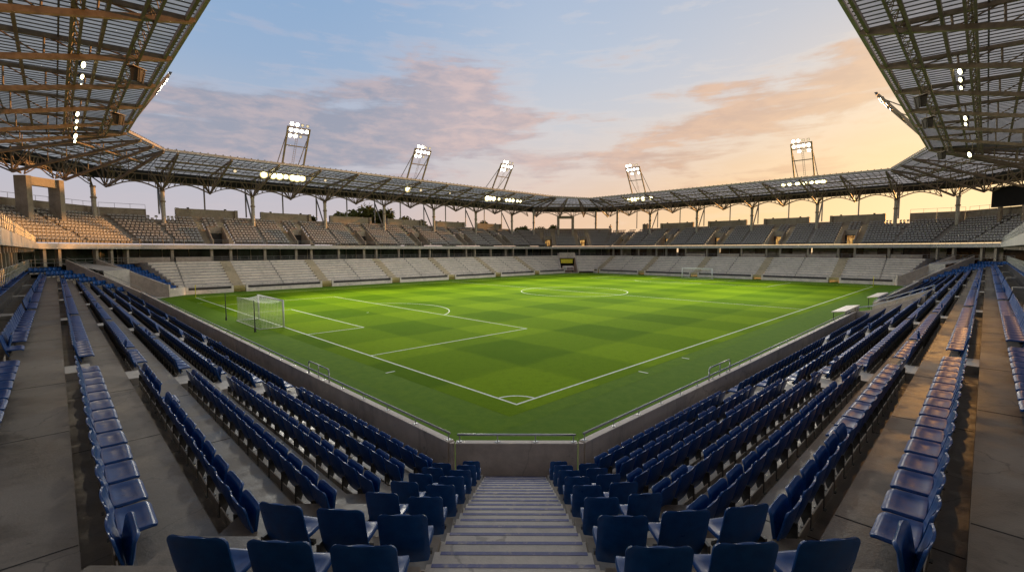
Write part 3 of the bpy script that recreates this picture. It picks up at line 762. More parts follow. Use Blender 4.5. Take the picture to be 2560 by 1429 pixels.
# front walls of the far stands, with rail, dark band and gates at the stairs
def front_wall(S, A, B, gates, name, gname):
    t0 = S.t(isect(S, 6.2, A, 6.2)) + .05; t1 = S.t(isect(S, 6.2, B, 6.2)) - .05
    ed = [t0] + [e for g in gates for e in (g - .95, g + .95)] + [t1]
    for i in range(0, len(ed), 2):
        a, b = ed[i], ed[i + 1]
        w_ = thing('perimeter_wall', name % ORD[i // 2], 'barrier wall', S.p(a, 6.2), 0, 'low front walls of the far stands')
        mb = MB(); blockS(mb, S, a, b, 6.2, 6.42, 0, .62); under(w_, mb, 'wall', M['coping'])
        mb = MB(); blockS(mb, S, a + .35, b - .35, 6.28, 6.34, .70, 1.02); under(w_, mb, 'board', M['joint'])
        mb = MB(); n = max(2, round((b - a) / 2.6))
        mb.tube(S.p(a + .05, 6.31, 1.42), S.p(b - .05, 6.31, 1.42), .03, 5); mb.tube(S.p(a + .05, 6.31, 1.2), S.p(b - .05, 6.31, 1.2), .02, 5)
        for j in range(n + 1): t = a + .06 + (b - a - .12) * j / n; mb.tube(S.p(t, 6.31, .6), S.p(t, 6.31, 1.42), .03, 5)
        under(w_, mb, 'railing', M['steel'])
        for t in (a + .16, b - .16):
            mb = MB(); blockS(mb, S, t - .16, t + .16, 6.18, 6.46, 0, 1.15); under(w_, mb, 'pier', M['bench'])
    for i, g in enumerate(gates):
        gt = thing('pitch_gate', gname % ORD[i], 'gate', S.p(g, 6.3), 0, 'gates at the foot of the terrace stairs')
        for j in range(5):
            mb = MB(); z = .14 + .21 * j; blockS(mb, S, g - .9, g + .9, 6.28, 6.33, z, z + .10); under(gt, mb, 'slat', M['gateyellow'])
front_wall(ST, SLF, SFF, TB, 'low pale front wall with rail, %s stretch along the long far stand', 'yellowish slatted gate, %s from the near goal line along the long far stand')
front_wall(SE, SRF, SFF, EB, 'low grey front wall with rail, %s stretch behind the distant goal', 'slatted gate, %s from the scoreboard corner along the stand behind the distant goal')

# ------------------------------------------------------------------ upper tiers
U0, UZ, UR, UH, NU = 17.3, 8.2, .92, .51, 10
ur = [U0 + UR * k for k in range(NU)]; uz = [UZ + UH * k for k in range(NU)]     # row k tread starts at ur[k], height uz[k]
def uprof(base_rows=0):
    pr = [(16.45, UZ - .05), (U0, UZ - .05), (U0, UZ)]
    pr = [(16.45, UZ), (U0, UZ)]
    for k in range(1, NU): pr += [(ur[k], uz[k - 1]), (ur[k], uz[k])]
    pr += [(27.0, uz[-1])]; return pr
pU = uprof()
pUS = [(16.45, UZ), (U0 + .46, UZ)]
for k in range(1, NU * 2 - 1):
    o = U0 + .46 * (k + 1); pUS += [(o, UZ + UH / 2 * (k - 1)), (o, UZ + UH / 2 * k)]
pUS.append((27.0, UZ + UH / 2 * (NU * 2 - 2)))
VR = 5                              # rows cut away by a vomitory
pV = [(16.45, UZ + .003), (ur[VR] - .25, UZ + .003)]
pVtop = [(ur[VR] + .02, uz[VR])] + [q for q in pU if q[0] > ur[VR] + .05]
gslots = []
def upper(root, S, A, B, voms, cols, seats=True, tlim=None, block='', lit=(), labs=None):  # lit: doorways given a painted sky-glow panel
    mA = [tmit(S, q[0], A, q[0]) for q in pU] if A else tlim[0]; mB = [tmit(S, q[0], B, q[0]) for q in pU] if B else tlim[1]
    mt = MB(); tc = mA
    def flight(a, b): ms = MB(); sweep(ms, S, pUS, a, b); under(root, ms, 'upper_stairs', M['stairc'])
    for v in voms:
        sweep(mt, S, pU, tc, v - 2.5); flight(v - 2.5, v - 1.3); sweep(mt, S, pV, v - 1.3, v + 1.3); sweep(mt, S, pVtop, v - 1.3, v + 1.3); flight(v + 1.3, v + 2.5); tc = v + 2.5
    sweep(mt, S, pU, tc, mB)
    # underside and front
    under(root, mt, 'upper_terrace', M['uppert'])
    fA = [tmit(S, o, A, o) for o in (16.2, 16.2, 16.45, 16.45)] if A else [tlim[0]] * 4; fB = [tmit(S, o, B, o) for o in (16.2, 16.2, 16.45, 16.45)] if B else [tlim[1]] * 4
    mb = MB(); n = max(1, int((fB[0] - fA[0]) / 7.5))
    for i in range(n):
        g = .012
        ta = [a + (b - a) * i / n + g for a, b in zip(fA, fB)]; tb = [a + (b - a) * (i + 1) / n - g for a, b in zip(fA, fB)]
        pr = [(16.2, 7.30), (16.2, 8.02), (16.45, 8.02), (16.45, 7.30)]
        P = [S.p(t, *q) for t, q in zip(ta, pr)]; Q = [S.p(t, *q) for t, q in zip(tb, pr)]
        mb.add(P + Q, [(0, 1, 2, 3), (7, 6, 5, 4)] + [(j, (j + 1) % 4, 4 + (j + 1) % 4, 4 + j) for j in range(4)])
    under(root, mb, 'fascia', M['fascia'])
    if not A:
        mb = MB(); pts = [(16.48, 7.32)] + [(o_, z_ - .002) for o_, z_ in pU if o_ > 16.5] + [(27.0, 7.32)]; t_ = tlim[0] + .02
        P = [S.p(t_, *q) for q in pts]; Q = [S.p(t_ + .3, *q) for q in pts]; n = len(pts)
        mb.add(P + Q, [tuple(range(n)), tuple(range(2 * n - 1, n - 1, -1))] + [(0, n - 1, 2 * n - 1, n)]); under(root, mb, 'end_wall', M['pillar'])
    ua = [tmit(S, o, A, o) for o in (16.47, 22.0)] if A else [tlim[0]] * 2; ub = [tmit(S, o, B, o) for o in (16.47, 22.0)] if B else [tlim[1]] * 2
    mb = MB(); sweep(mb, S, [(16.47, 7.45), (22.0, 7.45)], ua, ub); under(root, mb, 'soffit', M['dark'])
    mb = MB(); a, b = fA[3] + .1, fB[3] - .1
    for z in (8.95, 8.65): mb.tube(S.p(a, 16.5, z), S.p(b, 16.5, z), .025, 5)
    k = max(2, round((b - a) / 1.5))
    for i in range(k + 1): t = a + (b - a) * i / k; mb.tube(S.p(t, 16.5, 8.0), S.p(t, 16.5, 8.95), .022, 4)
    under(root, mb, 'railing', M['steel'])
    for i, v in enumerate(voms):
        vo = MB()
        for sg in (-1, 1):
            t = v + sg * 1.3; pts = [(17.0, UZ), (ur[VR] + .2, UZ), (ur[VR] + .2, uz[VR] + .75), (ur[VR] - .7, uz[VR] + .75), (17.6, UZ + .9), (17.0, UZ + .9)]
            P = [S.p(t - .1, *q) for q in pts]; Q = [S.p(t + .1, *q) for q in pts]; n = len(pts)
            vo.add(P + Q, [tuple(range(n)), tuple(range(2 * n - 1, n - 1, -1))] + [(j, (j + 1) % n, n + (j + 1) % n, n + j) for j in range(n)])
        blockS(vo, S, v - 1.2, v + 1.2, ur[VR] - .25, ur[VR] + .02, UZ + 2.1, uz[VR] + .75)
        w_ = under(root, vo, 'vomitory', M['pillar'])
        d = MB(); glowv = i in lit
        blockS(d, S, v - 1.2, v + 1.2, ur[VR] - .12, ur[VR] - .06, UZ + .01, UZ + 2.1)
        d_ = d.build('doorway', M['dark']); d_.parent = w_
        if glowv:
            d = MB(); blockS(d, S, v - .3, v + .75, ur[VR] - .16, ur[VR] - .125, UZ + .1, UZ + 1.95); blockS(d, S, v - .75, v - .45, ur[VR] - .16, ur[VR] - .125, UZ + .8, UZ + 1.9)
            d_ = d.build('sky_glow_panel', M['skyglow']); d_.parent = w_  # glowing panel stands in for the sunset sky beyond the doorway
    if seats:
        for k in range(NU):
            o = ur[k] + .62; ta = tmit(S, o, A, o) + .7 if A else tlim[0]; tb = tmit(S, o, B, o) - .7 if B else tlim[1]
            ed = [ta]
            for v in voms: ed += [v - 2.6, v - 1.2, v + 1.2, v + 2.6]
            ed.append(tb)
            for j in range(0, len(ed), 2):
                a, b = ed[j], ed[j + 1]
                if j % 4 == 2 and k < VR + 1: continue
                if b - a < .5: continue
                n = int((b - a) / .60); half = n // 2
                for i in range(n):
                    t = a + (b - a) * (i + .5) / n
                    if min([abs(t - c) for c in cols] + [9]) < .5 and k > NU - 4: continue
                    if n > 10 and i == half: continue
                    gslots.append((S, t, o, uz[k], k, j // 2, i, block))
    return
upper(far_long, ST, SLF, SFF, TB, TC, block='long far stand')
upper(far_end, SE, SRF, SFF, EB, EC, block='stand behind the distant goal', lit=(0, 1, 2, 3, 4))
LFV, RFV, FFV = [57.5], [76.5], [8.6, 23.4]
upper(corner_l, SLF, SL, ST, [], [], block='far left corner')
upper(corner_f, SFF, ST, SE, [10.5, 22.0], [], block='farthest corner', lit=(0, 1))
upper(corner_r, SRF, SR, SE, [], [], block='far right corner')
upper(near_end, SL, None, SLF, [], [], seats=False, tlim=(5.0, 0), block='')
upper(near_side, SR, None, SRF, [], [], seats=False, tlim=(5.0, 0), block='')
# grey seats
me_g = None
def grey_mesh():
    mb = MB()
    mb.hexa([(-.23, 0, .40), (.23, 0, .40), (.23, .40, .42), (-.23, .40, .42), (-.23, 0, .45), (.23, 0, .45), (.23, .40, .47), (-.23, .40, .47)], 0)
    mb.hexa([(-.23, -.07, .42), (.23, -.07, .42), (.23, -.012, .42), (-.23, -.012, .42), (-.22, -.13, .78), (.22, -.13, .78), (.22, -.09, .78), (-.22, -.09, .78)], 0)
    mb.box(-.04, .04, 0, .12, 0, .40, 1)
    return mb
gm = grey_mesh()
me_g = bpy.data.meshes.new('upper_seat'); me_g.from_pydata(gm.v, [], gm.f); me_g.materials.append(M['greyseat']); me_g.materials.append(M['greyback']); me_g.polygons.foreach_set('material_index', gm.m)
gr = []
for s in gslots:
    S, t, o, z, k, blk, i, bl = s
    P = S.p(t, o, z); q = project(P + Vector((0, 0, .4)))
    if q and -20 < q[0] < 2580 and q[2] > 40: gr.append((q[2], s, P))
gr.sort(key=lambda r: r[0])
mb = MB()
for n, (dz, s, P) in enumerate(gr):
    S, t, o, z, k, blk, i, bl = s
    rz = S.face()
    if n < 300:
        ob = link(bpy.data.objects.new('upper_seat', me_g)); ob.location = P; ob.rotation_euler = (0, 0, rz)
        tag(ob, 'grey seat, %s in the %s row up of upper seating block %s, %s' % (ordn(i), ORD[k], ORD[blk], bl), 'stadium seat', 'grey seats of the upper tier')
    else:
        mt = Matrix.Translation(P) @ Matrix.Rotation(rz, 4, 'Z'); b = len(mb.v)
        mb.v += [tuple(mt @ Vector(p)) for p in gm.v]; mb.f += [tuple(j + b for j in f) for f in gm.f]; mb.m += gm.m
tag(mb.build('upper_seats', [M['greyseat'], M['greyback']]), 'rows of small grey seats filling the upper tiers', 'stadium seats', kind='stuff')

# ------------------------------------------------------------------ concourse under the upper tier
def pillars(root, S, ts, o=17.3, zb=4.86, w_=.42):
    for t in ts:
        mb = MB(); blockS(mb, S, t - w_ / 2, t + w_ / 2, o, o + .5, zb, 7.46); under(root, mb, 'pillar', M['pillar'])
pillars(far_long, ST, [c + d for c in TC for d in (0,)] + [b + d for b in TB for d in (-1.55, 1.55)])
pillars(far_end, SE, [c for c in EC] + [b + d for b in EB for d in (-1.55, 1.55)])
pillars(near_end, SL, [17 + 4.6 * i for i in range(12)], 18.0, w_=.9); pillars(near_side, SR, [17 + 4.6 * i for i in range(16)], 19.0, w_=.9)
pillars(corner_l, SLF, [41.5, 43.6, 49.4, 52.0, 55.0]); pillars(corner_r, SRF, [62.5, 65.0, 70.5, 74.0]); pillars(corner_f, SFF, [11.5, 20.5], zb=4.9)
def concourse(root, S, A, B, prof, mats, zb=4.86, tlim=None):
    t0 = S.t(isect(S, 21.5, A, 21.5)) if A else tlim[0]; t1 = S.t(isect(S, 21.5, B, 21.5)) if B else tlim[1]
    rnd = random.Random(int(t1 * 10)); t = t0; opn = S is SE
    while t < t1:
        kind = rnd.random(); wd = rnd.choice((1.6, 2.4, 3.2, 4.0)) if kind < .84 or not opn else rnd.uniform(.25, .55); e = min(t + wd, t1); w1 = MB()
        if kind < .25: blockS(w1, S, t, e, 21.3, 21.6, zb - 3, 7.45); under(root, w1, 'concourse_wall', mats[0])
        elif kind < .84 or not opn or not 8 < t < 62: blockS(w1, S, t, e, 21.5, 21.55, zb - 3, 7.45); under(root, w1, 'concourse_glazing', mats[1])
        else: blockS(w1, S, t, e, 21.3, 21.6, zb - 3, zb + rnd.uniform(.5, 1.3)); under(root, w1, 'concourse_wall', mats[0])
        if rnd.random() < .5: w1 = MB(); blockS(w1, S, e - .06, e + .06, 21.2, 21.29, zb, 7.45); under(root, w1, 'mullion', M['pillar'])
        t = e
    mb = MB(); a, b = t0 + .5, t1 - .5
    for z in (zb + .55, zb + 1.0): mb.tube(S.p(a, 17.2, z), S.p(b, 17.2, z), .028, 5)
    n = max(2, round((b - a) / 1.5))
    for i in range(n + 1): q = a + (b - a) * i / n; mb.tube(S.p(q, 17.2, zb), S.p(q, 17.2, zb + 1.0), .024, 4)
    under(root, mb, 'concourse_rail', M['steel'])
concourse(far_long, ST, SLF, SFF, None, (M['dark'], M['darkglass'])); concourse(far_end, SE, SRF, SFF, None, (M['pillar'], M['brownpanel']))
concourse(corner_l, SLF, SL, ST, None, (M['dark'], M['darkglass'])); concourse(corner_f, SFF, ST, SE, None, (M['dark'], M['darkglass'])); concourse(corner_r, SRF, SR, SE, None, (M['pillar'], M['brownpanel']))
concourse(near_end, SL, None, SLF, None, (M['dark'], M['dark']), tlim=(5, 0)); concourse(near_side, SR, None, SRF, None, (M['dark'], M['dark']), tlim=(5, 0))
# low solid wall in front of some concourse bays (far left end of the long stand, right part of the far end)
for root, S, spans in ((far_long, ST, [(0.4, 5.7), (-6.2, -.4)]), (far_end, SE, [(0.4, 5.7), (9.3, 14.7), (-5.5, -.4), (15.4, 20.8), (24.3, 29.6), (30.4, 35.6), (39.3, 44.6)])):
    for a, b in spans:
        mb = MB(); blockS(mb, S, a, b, 16.9, 17.1, 4.9, 5.85); under(root, mb, 'concourse_parapet', M['parapet'])
# brackets below the near fascia
for root, S, tt in ((near_end, SL, [15 + 2.3 * i for i in range(24)]), (near_side, SR, [15 + 2.3 * i for i in range(34)])):
    for t in tt:
        mb = MB(); blockS(mb, S, t - .16, t + .16, 16.5, 19.8, 6.95, 7.44); under(root, mb, 'bracket_beam', M['pillar'])

# ------------------------------------------------------------------ rear walls of the upper tiers
def panel(root, S, t0, t1, zt, o=26.9, zb=12.6, th=.3, name='rear_wall'):
    mb = MB(); blockS(mb, S, t0, t1, o, o + th, zb, zt); return under(root, mb, name, M['parapet'])
def rearwalls(root, S, cols, t0, t1):
    ed = [t0] + [e for c in cols if t0 < c < t1 for e in (c - 2.2, c + 2.2)] + [t1]
    for i in range(0, len(ed), 2):
        a, b = ed[i], ed[i + 1]
        if b - a > 1:
            panel(root, S, a, b, 15.15); 
            for e, s in ((a, 1), (b, -1)):
                mb = MB(); blockS(mb, S, min(e, e + s * .55), max(e, e + s * .55), 26.4, 26.88, 12.7, 15.2); under(root, mb, 'wall_pier', M['parapet'])
            for q in (.2, .8):
                mb = MB(); t = a + (b - a) * q; blockS(mb, S, t - .2, t + .2, 26.95, 27.15, 15.152, 15.4); under(root, mb, 'wall_lamp', M['joint'])
    for c in cols:
        if t0 < c < t1: panel(root, S, c - 2.19, c + 2.19, 13.75, 26.95)
rearwalls(far_long, ST, TC, 2.2, 92)
rearwalls(far_end, SE, EC, 2.0, 64)
def longwall(root, S, A, B, zt=14.7, rail=True, t0=None, t1=None):
    o = 26.9
    if t0 is None: t0 = S.t(isect(S, o, A, o))
    if t1 is None: t1 = S.t(isect(S, o, B, o))
    n = max(1, round((t1 - t0) / 4.5)); mb = MB()
    for i in range(n): blockS(mb, S, t0 + (t1 - t0) * i / n + .015, t0 + (t1 - t0) * (i + 1) / n - .015, o, o + .3, 12.6, zt)
    under(root, mb, 'rear_wall', M['parapet'])
    if rail:
        mb = MB(); mb.tube(S.p(t0, o + .9, zt + .85), S.p(t1, o + .9, zt + .85), .03, 5)
        k = max(2, round((t1 - t0) / 2.0))
        for i in range(k + 1): t = t0 + (t1 - t0) * i / k; mb.tube(S.p(t, o + .9, zt - .6), S.p(t, o + .9, zt + .85), .025, 4)
        under(root, mb, 'rear_railing', M['steel'])
longwall(corner_l, SLF, SL, ST); longwall(far_long, ST, SLF, None, t1=-2.2); longwall(corner_r, SRF, SR, SE, 15.0); longwall(far_end, SE, SRF, None, 15.0, t1=-2.2)
longwall(corner_f, SFF, ST, SE, 14.2, False)
longwall(near_end, SL, None, SLF, 14.7, False, t0=5); longwall(near_side, SR, None, SRF, 14.7, False, t0=5)

# ------------------------------------------------------------------ roofs
ZF, ZR = 22.55, 21.25
def lerp(a, b, f): return a + (b - a) * f
class Patch:
    def __init__(s, F0, F1, R0, R1): s.c = [Vector((*p, 0)) for p in (F0, F1, R0, R1)]
    def p(s, u, f, dz=0.0):
        F = s.c[0].lerp(s.c[1], u); R = s.c[2].lerp(s.c[3], u); q = F.lerp(R, f); q.z = lerp(ZF, ZR, f) + dz; return q
def frac(o, fo=7.2): return (o - fo) / (30 - fo)
CFR = frac(24.0)
def roof_skin(root, P, ncross, sheetmat='sheet', nlong=(0.02, .10, .21, .325, .44, .555, .67), pan=.79, rearz=-1.15):
    mb = MB(); nu = max(1, int(ncross / 4)); nf = 8
    for i in range(nu):
        for j in range(nf):
            mb.quad(P.p(i / nu, pan * j / nf), P.p((i + 1) / nu, pan * j / nf), P.p((i + 1) / nu, pan * (j + 1) / nf), P.p(i / nu, pan * (j + 1) / nf))
    under(root, mb, 'roof_sheet', M[sheetmat])
    mb = MB()
    mb.quad(P.p(0, pan), P.p(1, pan), P.p(1, 1), P.p(0, 1)); mb.quad(P.p(0, 1), P.p(1, 1), P.p(1, 1, rearz), P.p(0, 1, rearz)); mb.quad(P.p(0, pan), P.p(1, pan), P.p(1, pan, -.7), P.p(0, pan, -.7))
    mb.quad(P.p(0, pan, -.7), P.p(1, pan, -.7), P.p(1, 1, rearz), P.p(0, 1, rearz))
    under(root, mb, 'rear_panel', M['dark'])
    mb = MB()
    for i in range(ncross + 1): u = i / ncross; mb.beam(P.p(u, .004, -.06), P.p(u, pan, -.06), .085, .06)
    for f in nlong: mb.beam(P.p(0, f, -.20), P.p(1, f, -.20), .10, .10)
    under(root, mb, 'purlin_grid', M['purlin'])
    if (P.c[0] - P.c[1]).length > .5:
        mb = MB(); mb.beam(P.p(0, -.004, -.02), P.p(1, -.004, -.02), .22, .34); under(root, mb, 'edge_beam', M['edge'])
        n = ncross; mb = MB()
        for i in range(n): q = P.p((i + .5) / n, -.004, .20); mb.box(q.x - .08, q.x + .08, q.y - .08, q.y + .08, q.z - .06, q.z + .10)
        under(root, mb, 'edge_clip', M['purlin'])
def truss(root, P, u, apex=18.0, heavy=1.0, du=.02, cf=CFR, name='roof_truss'):
    mb = MB(); n = 7; A = P.p(u, cf); A.z = apex
    top = [P.p(u, cf * i / n, -.34) for i in range(n + 1)]; tip = P.p(u, .008, -.38)
    bot = [tip.lerp(A, i / n) for i in range(n + 1)]
    h = heavy
    mb.beam(top[0], top[-1], .24 * h, .26 * h); mb.beam(bot[0], bot[-1], .30 * h, .32 * h)
    for i in range(1, n):
        mb.tube(top[i], bot[i], .065 * h, 6); mb.tube(bot[i], top[i + 1], .05 * h, 6)
    R = P.p(u, 1, -.4); mb.tube(A, R, .11 * h, 6); mb.tube(P.p(u, cf + .10, -.3), A, .10 * h, 6)
    for d in (-1, 1):
        mb.tube(A, P.p(min(1, max(0, u + du * d)), cf - .06, -.3), .08 * h, 6); mb.tube(A, P.p(min(1, max(0, u + du * d)), cf + .04, -.3), .08 * h, 6)
        mb.tube(A, P.p(min(1, max(0, u + du * d * .5)), cf - .13, -.3), .06 * h, 6)
    return under(root, mb, name, M['truss'])
def lattice(root, P, f, w_, dz, name, step=1.3, r=.045):
    mb = MB(); a, b = P.p(0, f), P.p(1, f); L = (b - a).length; n = max(2, int(L / step)); hf = w_ / 2 / 22.8
    for ff in (f - hf, f + hf): mb.beam(P.p(0, ff, dz), P.p(1, ff, dz), .15, .15)
    mb.beam(P.p(0, f, dz + .75), P.p(1, f, dz + .75), .10, .10)
    for i in range(n):
        u0, u1 = i / n, (i + 1) / n; s = (f - hf, f + hf) if i % 2 == 0 else (f + hf, f - hf)
        mb.tube(P.p(u0, s[0], dz), P.p(u1, s[1], dz), r, 4); mb.tube(P.p(u0, s[1], dz), P.p(u0, f, dz + .75), r, 4); mb.tube(P.p(u0, f, dz + .75), P.p(u1, s[1], dz), r * .8, 4)
    return under(root, mb, name, M['truss'])
def girder(root, S, t0, t1, o=24.0, za=18.0, zm=19.35, zt=20.75):
    mb = MB(); n = 8; L = (t1 - t0)
    for oo in (o - .35, o + .35):
        pts = []
        for i in range(n + 1):
            x = i / n; k = 1 - abs(2 * x - 1); z = za + (zm - za) * (1 - (1 - k) ** 1.7); pts.append(S.p(t0 + L * x, oo if 0 < i < n else o, z))
        mb.path(pts, .085, 5)
    up = [S.p(t0 + L * i / n, o, zt) for i in range(n + 1)]; mb.beam(up[0], up[-1], .2, .2); mb.beam(S.p(t0, o, zm + .25), S.p(t1, o, zm + .25), .12, .12)
    for i in range(n): 
        z = pts[i].z
        mb.tube(S.p(t0 + L * i / n, o, z), up[i + (1 if i < n / 2 else 0)], .055, 4)
        if i: mb.tube(S.p(t0 + L * i / n, o, z), up[i], .05, 4)
    for sg, tt in ((1, t0), (-1, t1)):
        A = S.p(tt, o, za)
        for q in (.14, .27): mb.tube(A, S.p(tt + sg * L * q, o, zt), .075, 5)
    return under(root, mb, 'arch_girder', M['truss'])
def column(root, S, t, o=24.0, zb=12.0, zt=18.0):
    mb = MB(); mb.tube(S.p(t, o, zb), S.p(t, o, zt), .34, 14); c = under(root, mb, 'column', M['column'], False)
    mb = MB(); mb.tube(S.p(t, o, 15.9), S.p(t, o, 16.15), .46, 14); mb.tube(S.p(t, o, zt - .25), S.p(t, o, zt + .02), .42, 14); mb.build('collar', M['truss']).parent = c
    c.children[0].matrix_parent_inverse = c.matrix_parent_inverse.copy() if False else Matrix.Identity(4)
def rearpost(root, S, t, brace, zb=14.0):
    mb = MB(); mb.tube(S.p(t, 28.8, zb), S.p(t, 28.8, 20.7), .15, 6); under(root, mb, 'rear_post', M['steel'])
    if brace: mb = MB(); mb.tube(S.p(t, 28.6, 18.9), S.p(t, 24.8, 13.0), .16, 6); under(root, mb, 'brace', M['steel'])
roofs = {}
def roof(name, label, at): r = thing('stand_roof', label, 'roof', at); roofs[name] = r; return r
rL_ = roof('L', 'steel and translucent roof overhead at the upper left with brown trusses and catwalk lamps', (-18, 30, 21))
rR_ = roof('R', 'steel and translucent roof overhead at the upper right with dark trusses and catwalk lamps', (40, -18, 21))
rT_ = roof('T', 'long far roof with a pale front edge beam, carried by round columns opposite the touchline', (45, 86, 21))
rE_ = roof('E', 'far roof against the sunset over the stand behind the distant goal', (114, 35, 21))
rLF = roof('LF', 'angled corner roof at the far left joining the overhead roof to the long far roof', (-10, 80, 21))
rFF = roof('FF', 'farthest corner roof joining the two distant stands', (106, 80, 21))
rRF = roof('RF', 'angled corner roof at the far right above the black scoreboard', (104, -12, 21))
rN = roof('N', 'corner roof above the striped stairway, out of view overhead', (-16, -16, 21))
pL_ = Patch((-7.2, -1), (-7.2, 64.5), (-30, -1), (-30, 64.5)); pR_ = Patch((-1, -7.6), (82, -7.6), (-1, -30), (82, -30))
pT_ = Patch((-1.8, 75.2), (91.8, 75.2), (-1.8, 98), (91.8, 98)); pE_ = Patch((102.7, -.8), (102.7, 71), (125.5, -.8), (125.5, 71))
LG = (.02, .285, .46, .64); roof_skin(rL_, pL_, 92, 'sheet', LG); roof_skin(rR_, pR_, 116, 'sheet', LG); roof_skin(rT_, pT_, 88); roof_skin(rE_, pE_, 68)
for y in (14.3, 22.9, 31.5, 40.1, 48.7, 57.3): truss(rL_, pL_, (y + 1) / 65.5, heavy=1.1, du=.03)
for x in (8.5, 17.6, 26.65, 35.4, 44.3, 53.3, 62.0, 71.0): truss(rR_, pR_, (x + 1) / 83, heavy=1.05, du=.03)
for x in [7.5 * i for i in range(0, 13)]: truss(rT_, pT_, (x + 1.8) / 93.6, heavy=.95)
for y in [7.5 * i for i in range(0, 10)]: truss(rE_, pE_, (y + .8) / 71.8, heavy=.95)
for r_, P_ in ((rL_, pL_), (rR_, pR_)):
    for f in (.022, .19, .375, .55): 
        mb = MB(); mb.beam(P_.p(0, f, -.36), P_.p(1, f, -.36), .20, .30); under(r_, mb, 'longitudinal_beam', M['truss'])
    lattice(r_, P_, .110, .7, -1.0, 'lattice_girder', 1.0, .035); lattice(r_, P_, .253, .45, -1.2, 'catwalk', 1.0, .035)
for r_, P_ in ((rT_, pT_), (rE_, pE_)):
    lattice(r_, P_, .16, .7, -.95, 'lattice_girder', 1.9); lattice(r_, P_, .40, .7, -1.1, 'catwalk', 1.9)
for c in [-15.0 + 7.5 * i for i in range(0, 15)]: girder(rT_ if c >= -2 else rLF, ST, c, c + 7.5) if c >= -9 else None
for c in [-15.0 + 7.5 * i for i in range(0, 12)]: girder(rE_ if c >= -2 else rRF, SE, c, c + 7.5) if -11 < c < 72 else None
for i in range(6): girder(rL_, SL, 5.7 + 8.6 * i, 14.3 + 8.6 * i)
for i in range(8): girder(rR_, SR, 8.5 + 9 * i, 17.5 + 9 * i)
girder(rL_, SL, 57.3, 65.9); girder(rLF, SL, 65.9, 74.0)
for x in TC: column(rT_, ST, x)
column(rLF, ST, -9.5); column(rFF, ST, 100.2, zt=20.6)
for y in EC: column(rE_, SE, y)
column(rFF, SE, 72.0, zt=20.6); column(rFF, SE, 80.6, zt=20.6); column(rRF, SE, -10.0)
for y in (31.5, 48.7, 65.9): column(rL_, SL, y)
for x in (35.4, 53.3, 71.0, 89.0): column(rR_, SR, x)
for i in range(13): rearpost(rT_, ST, 7.5 * i, i % 2 == 0)
for i in range(10): rearpost(rE_, SE, 7.5 * i, i % 2 == 0)
rearpost(rLF, ST, -9.5, True); rearpost(rLF, SLF, 41.0, True); rearpost(rRF, SE, -10.0, True)
for r_, quads, ts, ncr in (
    (rLF, (((-7.2, 64.5), (-7.2, 64.52), (-30, 64.5), (-30, 78)), ((-7.2, 64.5), (-1.8, 75.2), (-30, 78), (-10, 98)), ((-1.82, 75.2), (-1.8, 75.2), (-10, 98), (-1.8, 98))), ((.0,), (.0, .35, .68, 1.0), ()), (9, 18, 8)),
    (rFF, (((91.8, 75.2), (91.82, 75.2), (91.8, 98), (104.8, 98)), ((91.8, 75.2), (102.7, 71), (104.8, 98), (125.5, 77.3)), ((102.7, 71), (102.7, 70.98), (125.5, 77.3), (125.5, 71))), ((), (.0, .33, .66, 1.0), ()), (9, 16, 7)),
    (rRF, (((102.7, -.8), (102.7, -.82), (125.5, -.8), (125.5, -12.4)), ((102.7, -.8), (82, -7.6), (125.5, -12.4), (107.9, -30)), ((82, -7.6), (81.98, -7.6), (107.9, -30), (82, -30))), ((), (.0, .3, .62, 1.0), (.3, .7)), (9, 24, 20)),
    (rN, (((-1, -7.6), (-7.2, -1), (-1, -30), (-30, -1)),), ((.2, .5, .8),), (20,))):
    for q, us, nc in zip(quads, ts, ncr):
        P_ = Patch(*q); roof_skin(r_, P_, nc, 'sheet')
        for u in us: truss(r_, P_, u, heavy=1.0, du=.06)
        if nc >= 16: lattice(r_, P_, .25, .7, -1.2, 'lattice_girder', 1.6); lattice(r_, P_, .5, .7, -1.2, 'catwalk', 1.6)
# girders along the corner roofs
for r_, a, b in ((rLF, (-24, 74), (-17.5, 82)), (rLF, (-17.2, 82.3), (-14.2, 85.3)), (rLF, (-14.0, 85.5), (-9.5, 92)), (rRF, (119.5, -10), (114.5, -14.8)), (rRF, (114.3, -15), (103, -24)), (rFF, (100.2, 92), (107.3, 87)), (rFF, (110.5, 83.9), (119.5, 80.6)), (rFF, (107.3, 87), (110.5, 83.9))):
    a = Vector((*a, 0)); b = Vector((*b, 0)); d = (b - a).normalized(); S_ = Seg((d.y, -d.x), (d.x, d.y), 0); S_.d = 0
    oo = a.dot(S_.n); girder(r_, S_, a.dot(S_.a), b.dot(S_.a), o=oo)

# concrete portal frames
def portal(S, t0, t1, o, zb, zt, w_, label, hd):
    p = thing('concrete_portal', label, 'portal frame', S.p((t0 + t1) / 2, o, zb))
    for t in (t0, t1 - w_):
        mb = MB(); blockS(mb, S, t, t + w_, o - .9, o + .9, zb, zt); under(p, mb, 'pillar', M['pillar'])
    mb = MB(); blockS(mb, S, t0 + w_ + .004, t1 - w_ - .004, o - .5, o + .5, zt - hd, zt - .01); under(p, mb, 'lintel', M['pillar'])
def tt(S, x, y): return S.t((x, y))
portal(SLF, tt(SLF, -17.69, 81.87), tt(SLF, -13.75, 85.81), 24, 11.2, 17.75, .75, 'large square concrete portal frame standing on the far left corner tier', 1.25)
portal(SFF, tt(SFF, 106.9, 87.4), tt(SFF, 110.9, 83.5), 24, 11.2, 18.3, .7, 'distant concrete portal frame on the farthest corner tier', .9)
